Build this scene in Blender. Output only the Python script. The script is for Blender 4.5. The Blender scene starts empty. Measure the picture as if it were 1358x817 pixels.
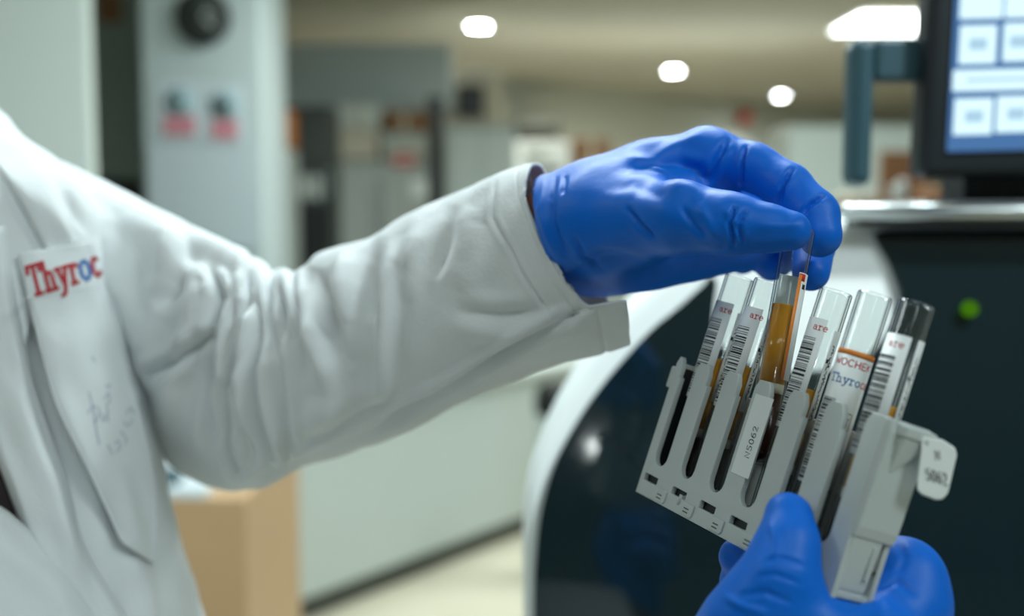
import bpy, bmesh, math, random
import numpy as np
from mathutils import Vector, Matrix, noise
from mathutils.bvhtree import BVHTree
random.seed(7)
PI = math.pi
S = bpy.context.scene
COL = S.collection
# ------------------------------------------------------------------ camera, world, lights, exposure
F, CX, CY = 1456.0, 679.0, 408.5
CAM = Vector((0, 0, 1.35)); PITCH = math.radians(5.0); ROLL = math.radians(0.0)
RC = (Matrix.Rotation(math.pi/2 - PITCH, 3, 'X') @ Matrix.Rotation(ROLL, 3, 'Z'))
RCN = np.array(RC); CAMN = np.array(CAM)
cd = bpy.data.cameras.new('camera'); cam = bpy.data.objects.new('camera', cd); COL.objects.link(cam)
cam.location = CAM; cam.rotation_euler = RC.to_euler()
cd.sensor_fit = 'HORIZONTAL'; cd.sensor_width = 36; cd.lens = F/1358*36; cd.clip_start = 0.02; cd.clip_end = 60
cd.dof.use_dof = True; cd.dof.focus_distance = 0.452; cd.dof.aperture_fstop = 4.3
S.camera = cam
S.view_settings.view_transform = 'Standard'; S.view_settings.look = 'None'
S.view_settings.gamma = 1; S.view_settings.use_curve_mapping = False
S.view_settings.exposure = 0.2
w = bpy.data.worlds.new('world'); S.world = w; w.use_nodes = True
w.node_tree.nodes['Background'].inputs[0].default_value = (.55, .75, .8, 1)
w.node_tree.nodes['Background'].inputs[1].default_value = 0.12

CEIL = 2.7
def area(name, loc, sx, sy, power, col=(.82, .965, 1), target=None):
    l = bpy.data.lights.new(name, 'AREA'); l.shape = 'RECTANGLE'; l.size = sx; l.size_y = sy
    l.energy = power; l.color = col
    o = bpy.data.objects.new(name, l); COL.objects.link(o); o.location = loc
    if target: o.rotation_euler = (Vector(target)-Vector(loc)).to_track_quat('-Z', 'Y').to_euler()
    return o
area('panel_light_subject', (-0.1, 1.65, 2.62), 1.2, .6, 46)
area('fill_light_camera', (0.0, -0.7, 2.62), 1.2, .6, 9)  # added front fill above and behind the viewer, not a known fixture
area('fill_light_machine', (1.5, -0.6, 2.62), .6, .6, 24)  # added fill from the right front to brighten the white shell
area('panel_light_left', (-1.9, 0.5, 2.62), .6, .6, 10)
sl = bpy.data.lights.new('machine_fill_spot', 'SPOT'); sl.energy = 95; sl.spot_size = .5; sl.spot_blend = .6; sl.shadow_soft_size = .08; sl.color = (.86, .97, 1)  # added spot to brighten the machine's rim, no such fixture in view
so = bpy.data.objects.new('machine_fill_spot', sl); COL.objects.link(so); so.location = (.95, .25, 2.64)
so.rotation_euler = (Vector((.30, .86, 1.22))-Vector(so.location)).to_track_quat('-Z', 'Y').to_euler()
area('panel_light_hall', (0.6, 4.2, 2.62), 2.4, .6, 75, (.9, 1, .95))
area('panel_light_far', (1.5, 9.0, 2.62), 3.0, 1.2, 100, (1, .96, .82))

# ------------------------------------------------------------------ helpers
def V(*a): return np.array(a, float)
def P(px, py, d):                       # a place seen along (px, py) at depth d from the camera
    c = np.array([(px-CX)/F*d, -(py-CY)/F*d, -d]); return RCN @ c + CAMN
def toworld(c): return RCN @ np.array([c[0], -c[1], -c[2]]) + CAMN
def proj(p):
    c = (np.asarray(p)-CAMN) @ RCN
    z = -c[..., 2]; return np.stack([CX+F*c[..., 0]/z, CY-F*c[..., 1]/z], -1), z
def ray(px, py): d = P(px, py, 1.0)-CAMN; return d/np.linalg.norm(d)
def GY(px, py, y): d = ray(px, py); return CAMN + d*(y/d[1])
def GZ(px, py, z): d = ray(px, py); return CAMN + d*((z-CAMN[2])/d[2])
def lin(c): return tuple(((x/255)/12.92 if x/255 <= .04045 else ((x/255+.055)/1.055)**2.4) for x in c)

def mat(name, col, rough=.5, metal=0, bump=0, bscale=60, spec=.5, var=0, vscale=8, coat=0, trans=0, ior=1.45, sss=0, sheen=0, emit=None, estr=0):
    m = bpy.data.materials.new(name); m.use_nodes = True
    nt = m.node_tree; b = nt.nodes['Principled BSDF']
    c = (*col, 1)
    b.inputs['Base Color'].default_value = c; b.inputs['Roughness'].default_value = rough
    b.inputs['Metallic'].default_value = metal; b.inputs['Specular IOR Level'].default_value = spec
    b.inputs['Coat Weight'].default_value = coat; b.inputs['Transmission Weight'].default_value = trans
    b.inputs['IOR'].default_value = ior; b.inputs['Subsurface Weight'].default_value = sss
    b.inputs['Sheen Weight'].default_value = sheen
    if sss: b.inputs['Subsurface Radius'].default_value = (.004, .003, .002); b.inputs['Subsurface Scale'].default_value = 1
    if emit: b.inputs['Emission Color'].default_value = (*emit, 1); b.inputs['Emission Strength'].default_value = estr
    if bump or var:
        tc = nt.nodes.new('ShaderNodeTexCoord')
    if bump:
        n = nt.nodes.new('ShaderNodeTexNoise'); n.inputs['Scale'].default_value = bscale; n.inputs['Detail'].default_value = 5
        nt.links.new(tc.outputs['Object'], n.inputs['Vector'])
        bp = nt.nodes.new('ShaderNodeBump'); bp.inputs['Strength'].default_value = bump; bp.inputs['Distance'].default_value = .002
        nt.links.new(n.outputs['Fac'], bp.inputs['Height']); nt.links.new(bp.outputs['Normal'], b.inputs['Normal'])
    if var:
        n = nt.nodes.new('ShaderNodeTexNoise'); n.inputs['Scale'].default_value = vscale; n.inputs['Detail'].default_value = 3
        nt.links.new(tc.outputs['Object'], n.inputs['Vector'])
        r = nt.nodes.new('ShaderNodeMix'); r.data_type = 'RGBA'
        r.inputs[6].default_value = (*[x*(1-var) for x in col], 1); r.inputs[7].default_value = (*[min(1, x*(1+var)) for x in col], 1)
        nt.links.new(n.outputs['Fac'], r.inputs[0]); nt.links.new(r.outputs[2], b.inputs['Base Color'])
    return m
def emis(name, col, s):
    m = bpy.data.materials.new(name); m.use_nodes = True; nt = m.node_tree; nt.nodes.remove(nt.nodes['Principled BSDF'])
    e = nt.nodes.new('ShaderNodeEmission'); e.inputs[0].default_value = (*col, 1); e.inputs[1].default_value = s
    nt.links.new(e.outputs[0], nt.nodes['Material Output'].inputs[0]); return m

def thin_plastic():
    m = bpy.data.materials.new('clear_plastic'); m.use_nodes = True; nt = m.node_tree; nt.nodes.remove(nt.nodes['Principled BSDF'])
    L = nt.links.new; tr = nt.nodes.new('ShaderNodeBsdfTransparent'); gl_ = nt.nodes.new('ShaderNodeBsdfGlossy'); gl_.inputs['Roughness'].default_value = .06
    lw = nt.nodes.new('ShaderNodeLayerWeight'); lw.inputs[0].default_value = .5
    cr = nt.nodes.new('ShaderNodeValToRGB'); cr.color_ramp.elements[0].color = (.97, .985, .98, 1); cr.color_ramp.elements[0].position = .55
    cr.color_ramp.elements[1].color = (.16, .20, .21, 1); cr.color_ramp.elements[1].position = .95
    L(lw.outputs['Facing'], cr.inputs[0]); L(cr.outputs[0], tr.inputs[0])
    fr = nt.nodes.new('ShaderNodeValToRGB'); fr.color_ramp.elements[0].color = (.06, .06, .06, 1); fr.color_ramp.elements[0].position = .4
    fr.color_ramp.elements[1].color = (.75, .75, .75, 1); fr.color_ramp.elements[1].position = 1.0; L(lw.outputs['Facing'], fr.inputs[0])
    mx = nt.nodes.new('ShaderNodeMixShader'); L(fr.outputs[0], mx.inputs[0]); L(tr.outputs[0], mx.inputs[1]); L(gl_.outputs[0], mx.inputs[2])
    L(mx.outputs[0], nt.nodes['Material Output'].inputs[0]); return m
M = dict(
 coat=mat('white_cotton', (.76, .79, .80), .75, bump=.25, bscale=700, var=.03, vscale=12, sheen=.15),
 seam=mat('white_cotton_seam', (.66, .71, .70), .8, bump=.3, bscale=900),
 glove=mat('blue_nitrile', (.0, .14, .66), .46, bump=.15, bscale=120, spec=.32),
 skin=mat('brown_skin', (.22, .085, .04), .5, bump=.1, bscale=200, sss=.1),
 dark=mat('dark_cloth', (.02, .012, .012), .8, bump=.2, bscale=300),
 rack=mat('grey_rack_plastic', (.50, .545, .53), .42, bump=.06, bscale=260, var=.02, vscale=60),
 rackshade=mat('rack_shade', (.015, .02, .022), .5),  # near-black colour standing in for shade inside the rack
 sticker=mat('sticker_paper', (.76, .80, .78), .55),
 paper=mat('label_paper', (.80, .83, .83), .5),
 ink=mat('black_ink', (.012, .014, .016), .5),
 greyink=mat('grey_ink', (.2, .21, .22), .6),
 blueink=mat('blue_pen_ink', (.16, .2, .36), .6),
 red=mat('red_print', (.62, .03, .03), .5),
 orange=mat('orange_print', (.8, .24, .03), .5),
 blue=mat('blue_print', (.02, .13, .42), .5),
 redthread=mat('red_thread', (.50, .015, .025), .7, bump=.6, bscale=1500),
 bluethread=mat('blue_thread', (.02, .16, .48), .7, bump=.6, bscale=1500),
 glass=thin_plastic(),
 serum=mat('amber_serum', (.62, .27, .02), .15, spec=.5, sss=.3),
 gel=mat('pale_gel', (.55, .5, .4), .3),
 clot=mat('dark_red_clot', (.035, .008, .006), .25),
 white=mat('white_enamel', (.86, .91, .9), .3, bump=.02),
 panel=mat('black_gloss', (.005, .014, .018), .06, spec=.6, coat=.3),
 steel=mat('brushed_steel', (.62, .66, .66), .28, metal=1, bump=.05),
 bezel=mat('monitor_black', (.008, .012, .015), .4),
 bluegrey=mat('blue_grey_plastic', (.03, .075, .095), .45),
 wall=mat('wall_paint', (.60, .66, .62), .8, bump=.05, bscale=30, var=.03, vscale=2),
 wallb=mat('far_wall_paint', (.54, .58, .52), .85, var=.05, vscale=1),
 column=mat('column_paint', (.47, .55, .57), .75, var=.03, vscale=3),
 ceil=mat('ceiling_paint', (.44, .43, .36), .9, var=.06, vscale=.7),
 floor=mat('cream_floor', (.62, .58, .46), .35, var=.06, vscale=3),
 cab=mat('white_laminate', (.52, .59, .58), .45, var=.02, vscale=3),
 plinth=mat('grey_plinth', (.10, .11, .10), .6),
 tan=mat('tan_wood', (.52, .34, .19), .5, var=.08, vscale=5),
 worktop=mat('white_worktop', (.72, .8, .84), .3),
 cupboard=mat('cupboard_grey', (.20, .25, .235), .6, var=.1, vscale=4),
 darkgrey=mat('dark_grey', (.05, .062, .06), .6, var=.1, vscale=4),
 black=mat('soft_black', (.008, .010, .010), .5),
 brown=mat('brown_carton', (.22, .11, .05), .8, var=.15, vscale=6),
 cream=mat('cream_box', (.60, .56, .45), .7, var=.05, vscale=6),
 greymet=mat('grey_metal', (.43, .47, .45), .5, var=.06, vscale=3),
 redbox=mat('red_box', (.5, .05, .03), .6),
 orangebox=mat('orange_box', (.55, .2, .05), .7),
 pink=mat('pink_print', (.55, .22, .27), .7),
 teal=mat('blue_grey_print', (.26, .38, .43), .7),
 lampoff=mat('lamp_trim', (.7, .72, .7), .4),
 lamp=emis('lamp_glow', (.93, 1, 1), 90),
 panelglow=emis('panel_glow', (.93, 1, 1), 9),
 screenbg=emis('screen_blue', lin((72, 112, 160)), 1.0),
 screentile=emis('screen_tile', lin((205, 235, 245)), 1.15),
 screenmark=emis('screen_mark', lin((165, 200, 220)), 1.0),
 green=emis('green_led', (.12, .40, .01), .35),
)

def link(name, verts, faces, m, parent=None, smooth=True, mats=None, fm=None):
    me = bpy.data.meshes.new(name)
    me.from_pydata([tuple(map(float, v)) for v in verts], [], [tuple(int(i) for i in f) for f in faces])
    for mm in (mats or [m]): me.materials.append(mm)
    if fm is not None: me.polygons.foreach_set('material_index', fm)
    me.polygons.foreach_set('use_smooth', [smooth]*len(me.polygons)); me.update()
    o = bpy.data.objects.new(name, me); COL.objects.link(o)
    if parent is not None:
        o.parent = parent
        o.matrix_parent_inverse = parent.matrix_world.inverted() if False else Matrix.Translation(-Vector(parent.location))
    return o
def thing(name, loc, label, cat, group=None):
    o = bpy.data.objects.new(name, None); COL.objects.link(o); o.location = [float(x) for x in loc]; o.empty_display_size = .02
    o['label'] = label; o['category'] = cat
    if group: o['group'] = group
    return o
def tag(o, label, cat, group=None):
    o['label'] = label; o['category'] = cat
    if group: o['group'] = group
    return o
def struct(o): o['kind'] = 'structure'; return o
def bev(o, wdt, seg=3, ang=.6):
    b = o.modifiers.new('bevel', 'BEVEL'); b.width = wdt; b.segments = seg; b.limit_method = 'ANGLE'; b.angle_limit = ang
    return o
def boxvf(a, b):
    (x0, y0, z0), (x1, y1, z1) = np.minimum(a, b), np.maximum(a, b)
    v = [(x0,y0,z0),(x1,y0,z0),(x1,y1,z0),(x0,y1,z0),(x0,y0,z1),(x1,y0,z1),(x1,y1,z1),(x0,y1,z1)]
    f = [(0,3,2,1),(4,5,6,7),(0,1,5,4),(1,2,6,5),(2,3,7,6),(3,0,4,7)]
    return v, f
def join(lst):
    V_, F_ = [], []
    for v, f in lst:
        n = len(V_); V_ += [tuple(q) for q in v]; F_ += [tuple(i+n for i in g) for g in f]
    return V_, F_
def box(name, a, b, m, parent=None, bevel=.004):
    v, f = boxvf(a, b); o = link(name, v, f, m, parent, smooth=False)
    if bevel: bev(o, bevel, 2)
    return o
def pbox(name, px0, px1, py0, py1, y, thick, m, parent=None, bevel=.006, tofloor=False, z1=None):
    a = GY(px0, py1, y); b = GY(px1, py0, y)
    z0 = 0.0 if tofloor else a[2]
    return box(name, (a[0], y, z0), (b[0], y+thick, b[2] if z1 is None else z1), m, parent, bevel)
def cyl(a, b, r0, r1=None, n=24, caps=True):
    a, b = V(*a), V(*b); r1 = r0 if r1 is None else r1
    d = b-a; d /= np.linalg.norm(d); u = np.cross(d, [0, 0, 1.]);
    if np.linalg.norm(u) < 1e-4: u = np.array([1., 0, 0])
    u /= np.linalg.norm(u); w_ = np.cross(d, u)
    t = np.arange(n)*2*PI/n; ring = np.outer(np.cos(t), u)+np.outer(np.sin(t), w_)
    v = list(a+ring*r0)+list(b+ring*r1); f = [(i, (i+1) % n, n+(i+1) % n, n+i) for i in range(n)]
    if caps: f += [tuple(range(n))[::-1], tuple(range(n, 2*n))]
    return v, f
def lathe(name, prof, org, axis, m, parent, n=40, up=None, closed=False):
    """prof: list (r, h)"""
    axis = V(*axis)/np.linalg.norm(axis); u = np.cross(axis, [0.3, .9, .1]); u /= np.linalg.norm(u); w_ = np.cross(axis, u)
    t = np.arange(n)*2*PI/n; ring = np.outer(np.cos(t), u)+np.outer(np.sin(t), w_)
    v = []; f = []
    for r, h in prof: v += list(V(*org)+axis*h+ring*max(r, 1e-5))
    k = len(prof)
    rng = range(k) if closed else range(k-1)
    for j in rng:
        jj = (j+1) % k
        for i in range(n): f.append((j*n+i, j*n+(i+1) % n, jj*n+(i+1) % n, jj*n+i))
    o = link(name, v, f, m, parent); bm_ = bmesh.new(); bm_.from_mesh(o.data); bmesh.ops.remove_doubles(bm_, verts=bm_.verts, dist=2e-6)
    bmesh.ops.recalc_face_normals(bm_, faces=bm_.faces); bm_.to_mesh(o.data); bm_.free(); return o
def grid_mesh(name, pts, m, parent=None, cu=False, cv=False, thick=0, offset=1):
    """pts array (a,b,3)"""
    a, b = pts.shape[:2]; v = pts.reshape(-1, 3); f = []
    for i in range(a if cu else a-1):
        for j in range(b if cv else b-1):
            i2, j2 = (i+1) % a, (j+1) % b
            f.append((i*b+j, i2*b+j, i2*b+j2, i*b+j2))
    o = link(name, v, f, m, parent)
    if thick:
        s = o.modifiers.new('solid', 'SOLIDIFY'); s.thickness = thick; s.offset = offset
    return o
def catmull(pts, n):
    pts = np.array(pts, float); k = len(pts); t = np.linspace(0, k-1, n); i = np.clip(t.astype(int), 0, k-2); u = (t-i)[:, None]
    g = lambda j: pts[np.clip(j, 0, k-1)]
    p0, p1, p2, p3 = g(i-1), g(i), g(i+1), g(i+2)
    return .5*((2*p1)+(-p0+p2)*u+(2*p0-5*p1+4*p2-p3)*u**2+(-p0+3*p1-3*p2+p3)*u**3)
def polydist(q, line):
    """distance of 2-D points q to a polyline and the fraction along it"""
    best = np.full(len(q), 1e9); tt = np.zeros(len(q)); L = len(line)-1
    for i in range(L):
        a, b = np.array(line[i], float), np.array(line[i+1], float); ab = b-a
        t = np.clip(((q-a)@ab)/(ab@ab), 0, 1); d = np.linalg.norm(q-(a+t[:, None]*ab), axis=1)
        m_ = d < best; best[m_] = d[m_]; tt[m_] = (i+t[m_])/L
    return best, tt
def folds(v, nrm, flist, ridge=.45, minface=0):
    """press creases / raise ridges into the cloth where they lie"""
    q, z = proj(v); view = v-CAMN; view /= np.linalg.norm(view, axis=1)[:, None]
    face = np.clip(-(view*nrm).sum(1)*1.6, 0, 1); face = np.maximum(face, minface*(-(view*nrm).sum(1) > -.45))
    d_ = np.zeros(len(v))
    for line, amp, wd in flist:
        d, t = polydist(q, line); tap = np.clip(np.minimum(t, 1-t)*4, .0, 1)**.7
        e = amp*(np.exp(-(d/wd)**2)-ridge*np.exp(-((d-2.1*wd)/(1.1*wd))**2))
        d_ += e*(tap*.9+.1)
    return d_*face
def normals(v, f):
    me = bpy.data.meshes.new('t'); me.from_pydata([tuple(x) for x in v], [], f); me.update()
    n = np.zeros(len(v)*3); me.vertex_normals.foreach_get('vector', n) if hasattr(me, 'vertex_normals') else None
    bpy.data.meshes.remove(me); return n.reshape(-1, 3)

# signed-distance modelling for hands and body: one continuous skin
def sdf_mesh(prims, h, cut=None):
    """prims: (a, b, ra, rb, k) in metres -> verts, quads"""
    A = np.array([p[0] for p in prims]+[p[1] for p in prims]); R_ = max(max(p[2], p[3]) for p in prims)
    lo = A.min(0)-R_-2*h; hi = A.max(0)+R_+2*h
    n = np.ceil((hi-lo)/h).astype(int)+1
    xs = [lo[i]+h*np.arange(n[i]) for i in range(3)]
    X, Y, Z = [a.astype(np.float32) for a in np.meshgrid(*xs, indexing='ij')]
    D = np.full(X.shape, 1.0, np.float32)
    for a, b, ra, rb, k in prims:
        a = np.array(a); b = np.array(b); r = max(ra, rb)+k*2.5+3*h
        s0 = np.clip(((np.minimum(a, b)-r-lo)/h).astype(int), 0, n-1); s1 = np.clip(((np.maximum(a, b)+r-lo)/h).astype(int)+2, 1, n)
        sl = tuple(slice(s0[i], s1[i]) for i in range(3))
        ab = b-a; L2 = max(ab@ab, 1e-12)
        t = np.clip(((X[sl]-a[0])*ab[0]+(Y[sl]-a[1])*ab[1]+(Z[sl]-a[2])*ab[2])/L2, 0, 1)
        d = np.sqrt((X[sl]-a[0]-t*ab[0])**2+(Y[sl]-a[1]-t*ab[1])**2+(Z[sl]-a[2]-t*ab[2])**2)-(ra+(rb-ra)*t)
        o = D[sl]; hh = np.maximum(k-np.abs(o-d), 0)/k
        D[sl] = np.minimum(o, d)-hh*hh*k*.25
    if cut is not None:
        for (p0, nn) in cut:
            pl = (X-p0[0])*nn[0]+(Y-p0[1])*nn[1]+(Z-p0[2])*nn[2]
            D = np.maximum(D, pl.astype(np.float32))
    ins = D < 0
    c = [slice(None, -1), slice(1, None)]
    acc = np.zeros(tuple(n-1)+(3,), np.float32); cnt = np.zeros(tuple(n-1), np.float32)
    cor = [(i, j, k_) for i in (0, 1) for j in (0, 1) for k_ in (0, 1)]
    for p in cor:
        for ax in range(3):
            if p[ax]: continue
            q = list(p); q[ax] = 1
            d0 = D[c[p[0]], c[p[1]], c[p[2]]]; d1 = D[c[q[0]], c[q[1]], c[q[2]]]
            x = (d0 < 0) != (d1 < 0); t = np.where(x, d0/np.where(x, d0-d1, 1), 0)
            for e in range(3):
                acc[..., e] += np.where(x, (p[e]+t) if e == ax else p[e], 0)
            cnt += x
    act = cnt > 0; idx = -np.ones(cnt.shape, int); idx[act] = np.arange(act.sum())
    ijk = np.argwhere(act); v = lo+h*(ijk+acc[act]/cnt[act][:, None])
    faces = []
    for ax in range(3):
        a1, a2 = (ax+1) % 3, (ax+2) % 3
        s0 = [slice(None)]*3; s1 = [slice(None)]*3; s0[ax] = slice(None, -1); s1[ax] = slice(1, None)
        x = ins[tuple(s0)] != ins[tuple(s1)]; e = np.argwhere(x)
        e = e[(e[:, a1] > 0) & (e[:, a2] > 0) & (e[:, a1] < n[a1]-1) & (e[:, a2] < n[a2]-1)]
        def g(o1, o2):
            q = e.copy(); q[:, a1] -= o1; q[:, a2] -= o2; return idx[q[:, 0], q[:, 1], q[:, 2]]
        quad = np.stack([g(1, 1), g(0, 1), g(0, 0), g(1, 0)], 1)
        fl = ~ins[e[:, 0], e[:, 1], e[:, 2]]; quad[fl] = quad[fl][:, ::-1]; faces.append(quad)
    return v, np.concatenate(faces)
def relax(v, f, it=3, lam=.5):
    e = np.concatenate([f[:, [0, 1]], f[:, [1, 2]], f[:, [2, 3]], f[:, [3, 0]]]); e = np.concatenate([e, e[:, ::-1]])
    for _ in range(it):
        s = np.zeros_like(v); c_ = np.zeros(len(v)); np.add.at(s, e[:, 0], v[e[:, 1]]); np.add.at(c_, e[:, 0], 1)
        v = v+lam*(s/np.maximum(c_, 1)[:, None]-v)
    return v
def vnorm(v, f):
    n = np.cross(v[f[:, 2]]-v[f[:, 0]], v[f[:, 3]]-v[f[:, 1]]); o = np.zeros_like(v)
    for k in range(4): np.add.at(o, f[:, k], n)
    return o/np.maximum(np.linalg.norm(o, axis=1), 1e-12)[:, None]
def chain(pts, k=.004):
    """pts: (px, py, depth, radius in px) -> capsules"""
    q = [(P(a, b, d), r/F*d) for a, b, d, r in pts]
    return [(q[i][0], q[i+1][0], q[i][1], q[i+1][1], k) for i in range(len(q)-1)]

# stroke lettering ------------------------------------------------
def arc(cx, cy, rx, ry, a0, a1, n=14): return [(cx+rx*math.cos(math.radians(a0+(a1-a0)*i/n)), cy+ry*math.sin(math.radians(a0+(a1-a0)*i/n))) for i in range(n+1)]
G = {
 'T': (.8, [[(0, 1), (.8, 1)], [(.03, 1), (.0, .78)], [(.77, 1), (.8, .78)], [(.4, 1), (.4, 0)], [(.2, 0), (.6, 0)]]),
 'h': (.74, [[(.15, 1), (.15, 0)], [(0, 1), (.15, 1)], [(0, 0), (.3, 0)], [(.15, .48), (.28, .62), (.42, .64), (.55, .52), (.57, 0)], [(.43, 0), (.72, 0)]]),
 'y': (.74, [[(.12, .64), (.37, .06)], [(.62, .64), (.33, -.16), (.2, -.3), (.06, -.28)], [(0, .64), (.25, .64)], [(.5, .64), (.74, .64)]]),
 'r': (.54, [[(.15, .64), (.15, 0)], [(0, .64), (.15, .64)], [(0, 0), (.34, 0)], [(.15, .42), (.27, .6), (.4, .65), (.52, .55)]]),
 'o': (.68, [arc(.33, .32, .27, .32, 0, 360, 20)]),
 'c': (.6, [arc(.33, .32, .27, .32, 50, 320, 16)]),
 'a': (.68, [arc(.28, .2, .22, .19, 0, 360, 14), [(.08, .56), (.25, .65), (.42, .6), (.5, .45), (.5, 0), (.62, 0)]]),
 'e': (.62, [arc(.32, .32, .27, .32, 0, 315, 16), [(.05, .34), (.58, .34)]]),
 'W': (.95, [[(0, 1), (.22, 0), (.46, .8), (.7, 0), (.92, 1)]]),
 'O': (.8, [arc(.37, .5, .35, .5, 0, 360, 20)]),
 'C': (.75, [arc(.37, .5, .35, .5, 50, 310, 16)]),
 'H': (.75, [[(.05, 0), (.05, 1)], [(.62, 0), (.62, 1)], [(.05, .5), (.62, .5)]]),
 'E': (.68, [[(.55, 1), (.05, 1), (.05, 0), (.55, 0)], [(.05, .5), (.48, .5)]]),
 'K': (.72, [[(.05, 0), (.05, 1)], [(.62, 1), (.05, .42)], [(.22, .58), (.64, 0)]]),
 'N': (.78, [[(.05, 0), (.05, 1), (.62, 0), (.62, 1)]]),
 '5': (.68, [[(.52, 1), (.1, 1), (.07, .56), (.3, .62), (.5, .5), (.56, .3), (.45, .07), (.25, 0), (.05, .1)]]),
 '0': (.68, [arc(.3, .5, .26, .5, 0, 360, 20)]),
 '6': (.68, [arc(.3, .3, .25, .3, 0, 360, 16), [(.05, .3), (.08, .65), (.25, .95), (.5, .98)]]),
 '2': (.68, [[(.05, .78), (.12, .95), (.3, 1), (.5, .9), (.53, .7), (.4, .45), (.05, 0), (.58, 0)]]),
 '1': (.4, [[(.05, .8), (.22, 1), (.22, 0)]]),
 ' ': (.4, []),
}
def text_lines(s, gap=.1):
    x = 0; out = []
    for ch in s:
        w_, ls = G[ch]; out += [[(x+a, b) for a, b in l] for l in ls]; x += w_+gap
    return out, x
def strokes(name, lines, wd, fmap, m, parent, step=None, h=0.0001):
    """ribbons of width wd (2-D units) along lines, put on a surface by fmap(u, v) -> point, normal"""
    vs, fs = [], []
    for l in lines:
        l = [np.array(p, float) for p in l]
        if step:
            l2 = [l[0]]
            for a, b in zip(l[:-1], l[1:]):
                k = max(1, int(np.linalg.norm(b-a)/step)); l2 += [a+(b-a)*(i+1)/k for i in range(k)]
            l = l2
        n0 = len(vs)
        for i, p in enumerate(l):
            t = l[min(i+1, len(l)-1)]-l[max(i-1, 0)]; t = t/max(np.linalg.norm(t), 1e-9); nn = np.array([-t[1], t[0]])*wd/2
            ext = -t*wd*.4 if i == 0 else (t*wd*.4 if i == len(l)-1 else 0)
            for s_ in (-1, 1):
                q = p+ext+nn*s_; pt, nm = fmap(q[0], q[1]); vs.append(pt+nm*h)
        fs += [(n0+2*i, n0+2*i+1, n0+2*i+3, n0+2*i+2) for i in range(len(l)-1)]
    return link(name, vs, fs, m, parent)

# ------------------------------------------------------------------ the room
struct(box('floor', (-7, -7, -.1), (7, 17, 0), M['floor'], bevel=0))
struct(box('ceiling', (-7, -7, CEIL), (7, 17, CEIL+.1), M['ceil'], bevel=0))
struct(box('wall_rear', (-7, -7.1, 0), (7, -7, CEIL), M['wall'], bevel=0))
struct(box('wall_left', (-7.1, -7, 0), (-7, 17, CEIL), M['wall'], bevel=0))
struct(box('wall_right', (7, -7, 0), (7.1, 17, CEIL), M['wall'], bevel=0))
def wallseg(name, a, b, m, t=.1, z0=0, z1=CEIL):
    a, b = V(*a), V(*b); d = (b-a)/np.linalg.norm(b-a); n = np.array([-d[1], d[0]])*t
    q = [a, b, b+n, a+n]; v = [(p[0], p[1], z) for z in (z0, z1) for p in q]
    f = [(0, 3, 2, 1), (4, 5, 6, 7), (0, 1, 5, 4), (1, 2, 6, 5), (2, 3, 7, 6), (3, 0, 4, 7)]
    return link(name, v, f, m, None, False)
struct(wallseg('wall_back', (-7, 4.2), (-.75, 11.0), M['wallb']))
struct(wallseg('wall_far', (-.75, 11.0), (7, 16.9), M['wallb']))
# near partition at the left edge of the view
xa = GY(117, 100, 3.0)[0]
struct(box('wall_partition', (-3.4, 3.0, 0), (xa, 3.05, CEIL), M['wall'], bevel=.01))
# column
c0, c1 = GY(187, 100, 4.8)[0], GY(347, 100, 4.8)[0]
struct(box('wall_column', (c0, 4.8, 0), (c1, 5.3, CEIL), M['column'], bevel=.012))
# grey soffit beyond the column
struct(box('trim_1', (-2.3, 7.3, 2.02), (-.40, 7.45, 2.45), M['column'], bevel=.01))
# ------------------------------------------------------------------ ceiling lamps
def downlight(px, py, label):
    p = GZ(px, py, CEIL-.012); r = .075
    t = thing('ceiling_downlight', (p[0], p[1], CEIL), label, 'ceiling light', 'round ceiling downlights')
    lathe('trim_ring', [(r+.018, 0), (r+.018, -.006), (r+.002, -.012), (r, -.004)], (p[0], p[1], CEIL), (0, 0, 1), M['lampoff'], t)
    lathe('diffuser', [(0, -.006), (r*.6, -.006), (r, -.005), (r, -.003), (0, -.002)], (p[0], p[1], CEIL), (0, 0, 1), M['lamp'], t)
    l = bpy.data.lights.new('downlight_lamp', 'SPOT'); l.energy = 30; l.spot_size = 2.4; l.color = (.95, 1, .97); l.shadow_soft_size = .06
    o = bpy.data.objects.new('downlight_lamp', l); COL.objects.link(o); o.location = (p[0], p[1], CEIL-.03)
downlight(635, 36, 'round glowing downlight in the ceiling, leftmost and nearest of three')
downlight(893, 95, 'round glowing downlight in the ceiling, middle one of the three round lamps')
downlight(1035, 128, 'round glowing downlight in the ceiling, farthest one, just left of the blue grey handle')
# bar-shaped panel lamp
p0, p1 = GZ(1125, 42, CEIL), GZ(1236, 18, CEIL)
y0 = GZ(1180, 40, CEIL)[1]; y1 = GZ(1180, 17, CEIL)[1]
t = thing('ceiling_panel_light', ((p0[0]+p1[0])/2, (y0+y1)/2, CEIL), 'long bright rectangular ceiling panel lamp above the blue grey monitor handle', 'ceiling light')
xl, xr = GY(1122, 30, (y0+y1)/2)[0], GY(1250, 30, (y0+y1)/2)[0]
box('light_frame', (xl-.03, y0-.03, CEIL-.012), (xr+.03, y1+.03, CEIL), M['lampoff'], t, .002)
box('diffuser', (xl, y0, CEIL-.018), (xr, y1, CEIL-.011), M['panelglow'], t, 0)

# ------------------------------------------------------------------ furniture and equipment behind
def thingbox(name, label, cat, px0, px1, py0, py1, y, th, m, tofloor=False, group=None, parts=()):
    a = GY(px0, py1, y); b = GY(px1, py0, y); zb = 0 if tofloor else a[2]
    t = thing(name, ((a[0]+b[0])/2, y+th/2, zb), label, cat, group)
    pbox('body', px0, px1, py0, py1, y, th, m, t, .012, tofloor)
    for (nm, q0, q1, r0, r1, mm, dy) in parts: pbox(nm, q0, q1, r0, r1, y-dy, dy+.004, mm, t, .003)
    return t
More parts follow.
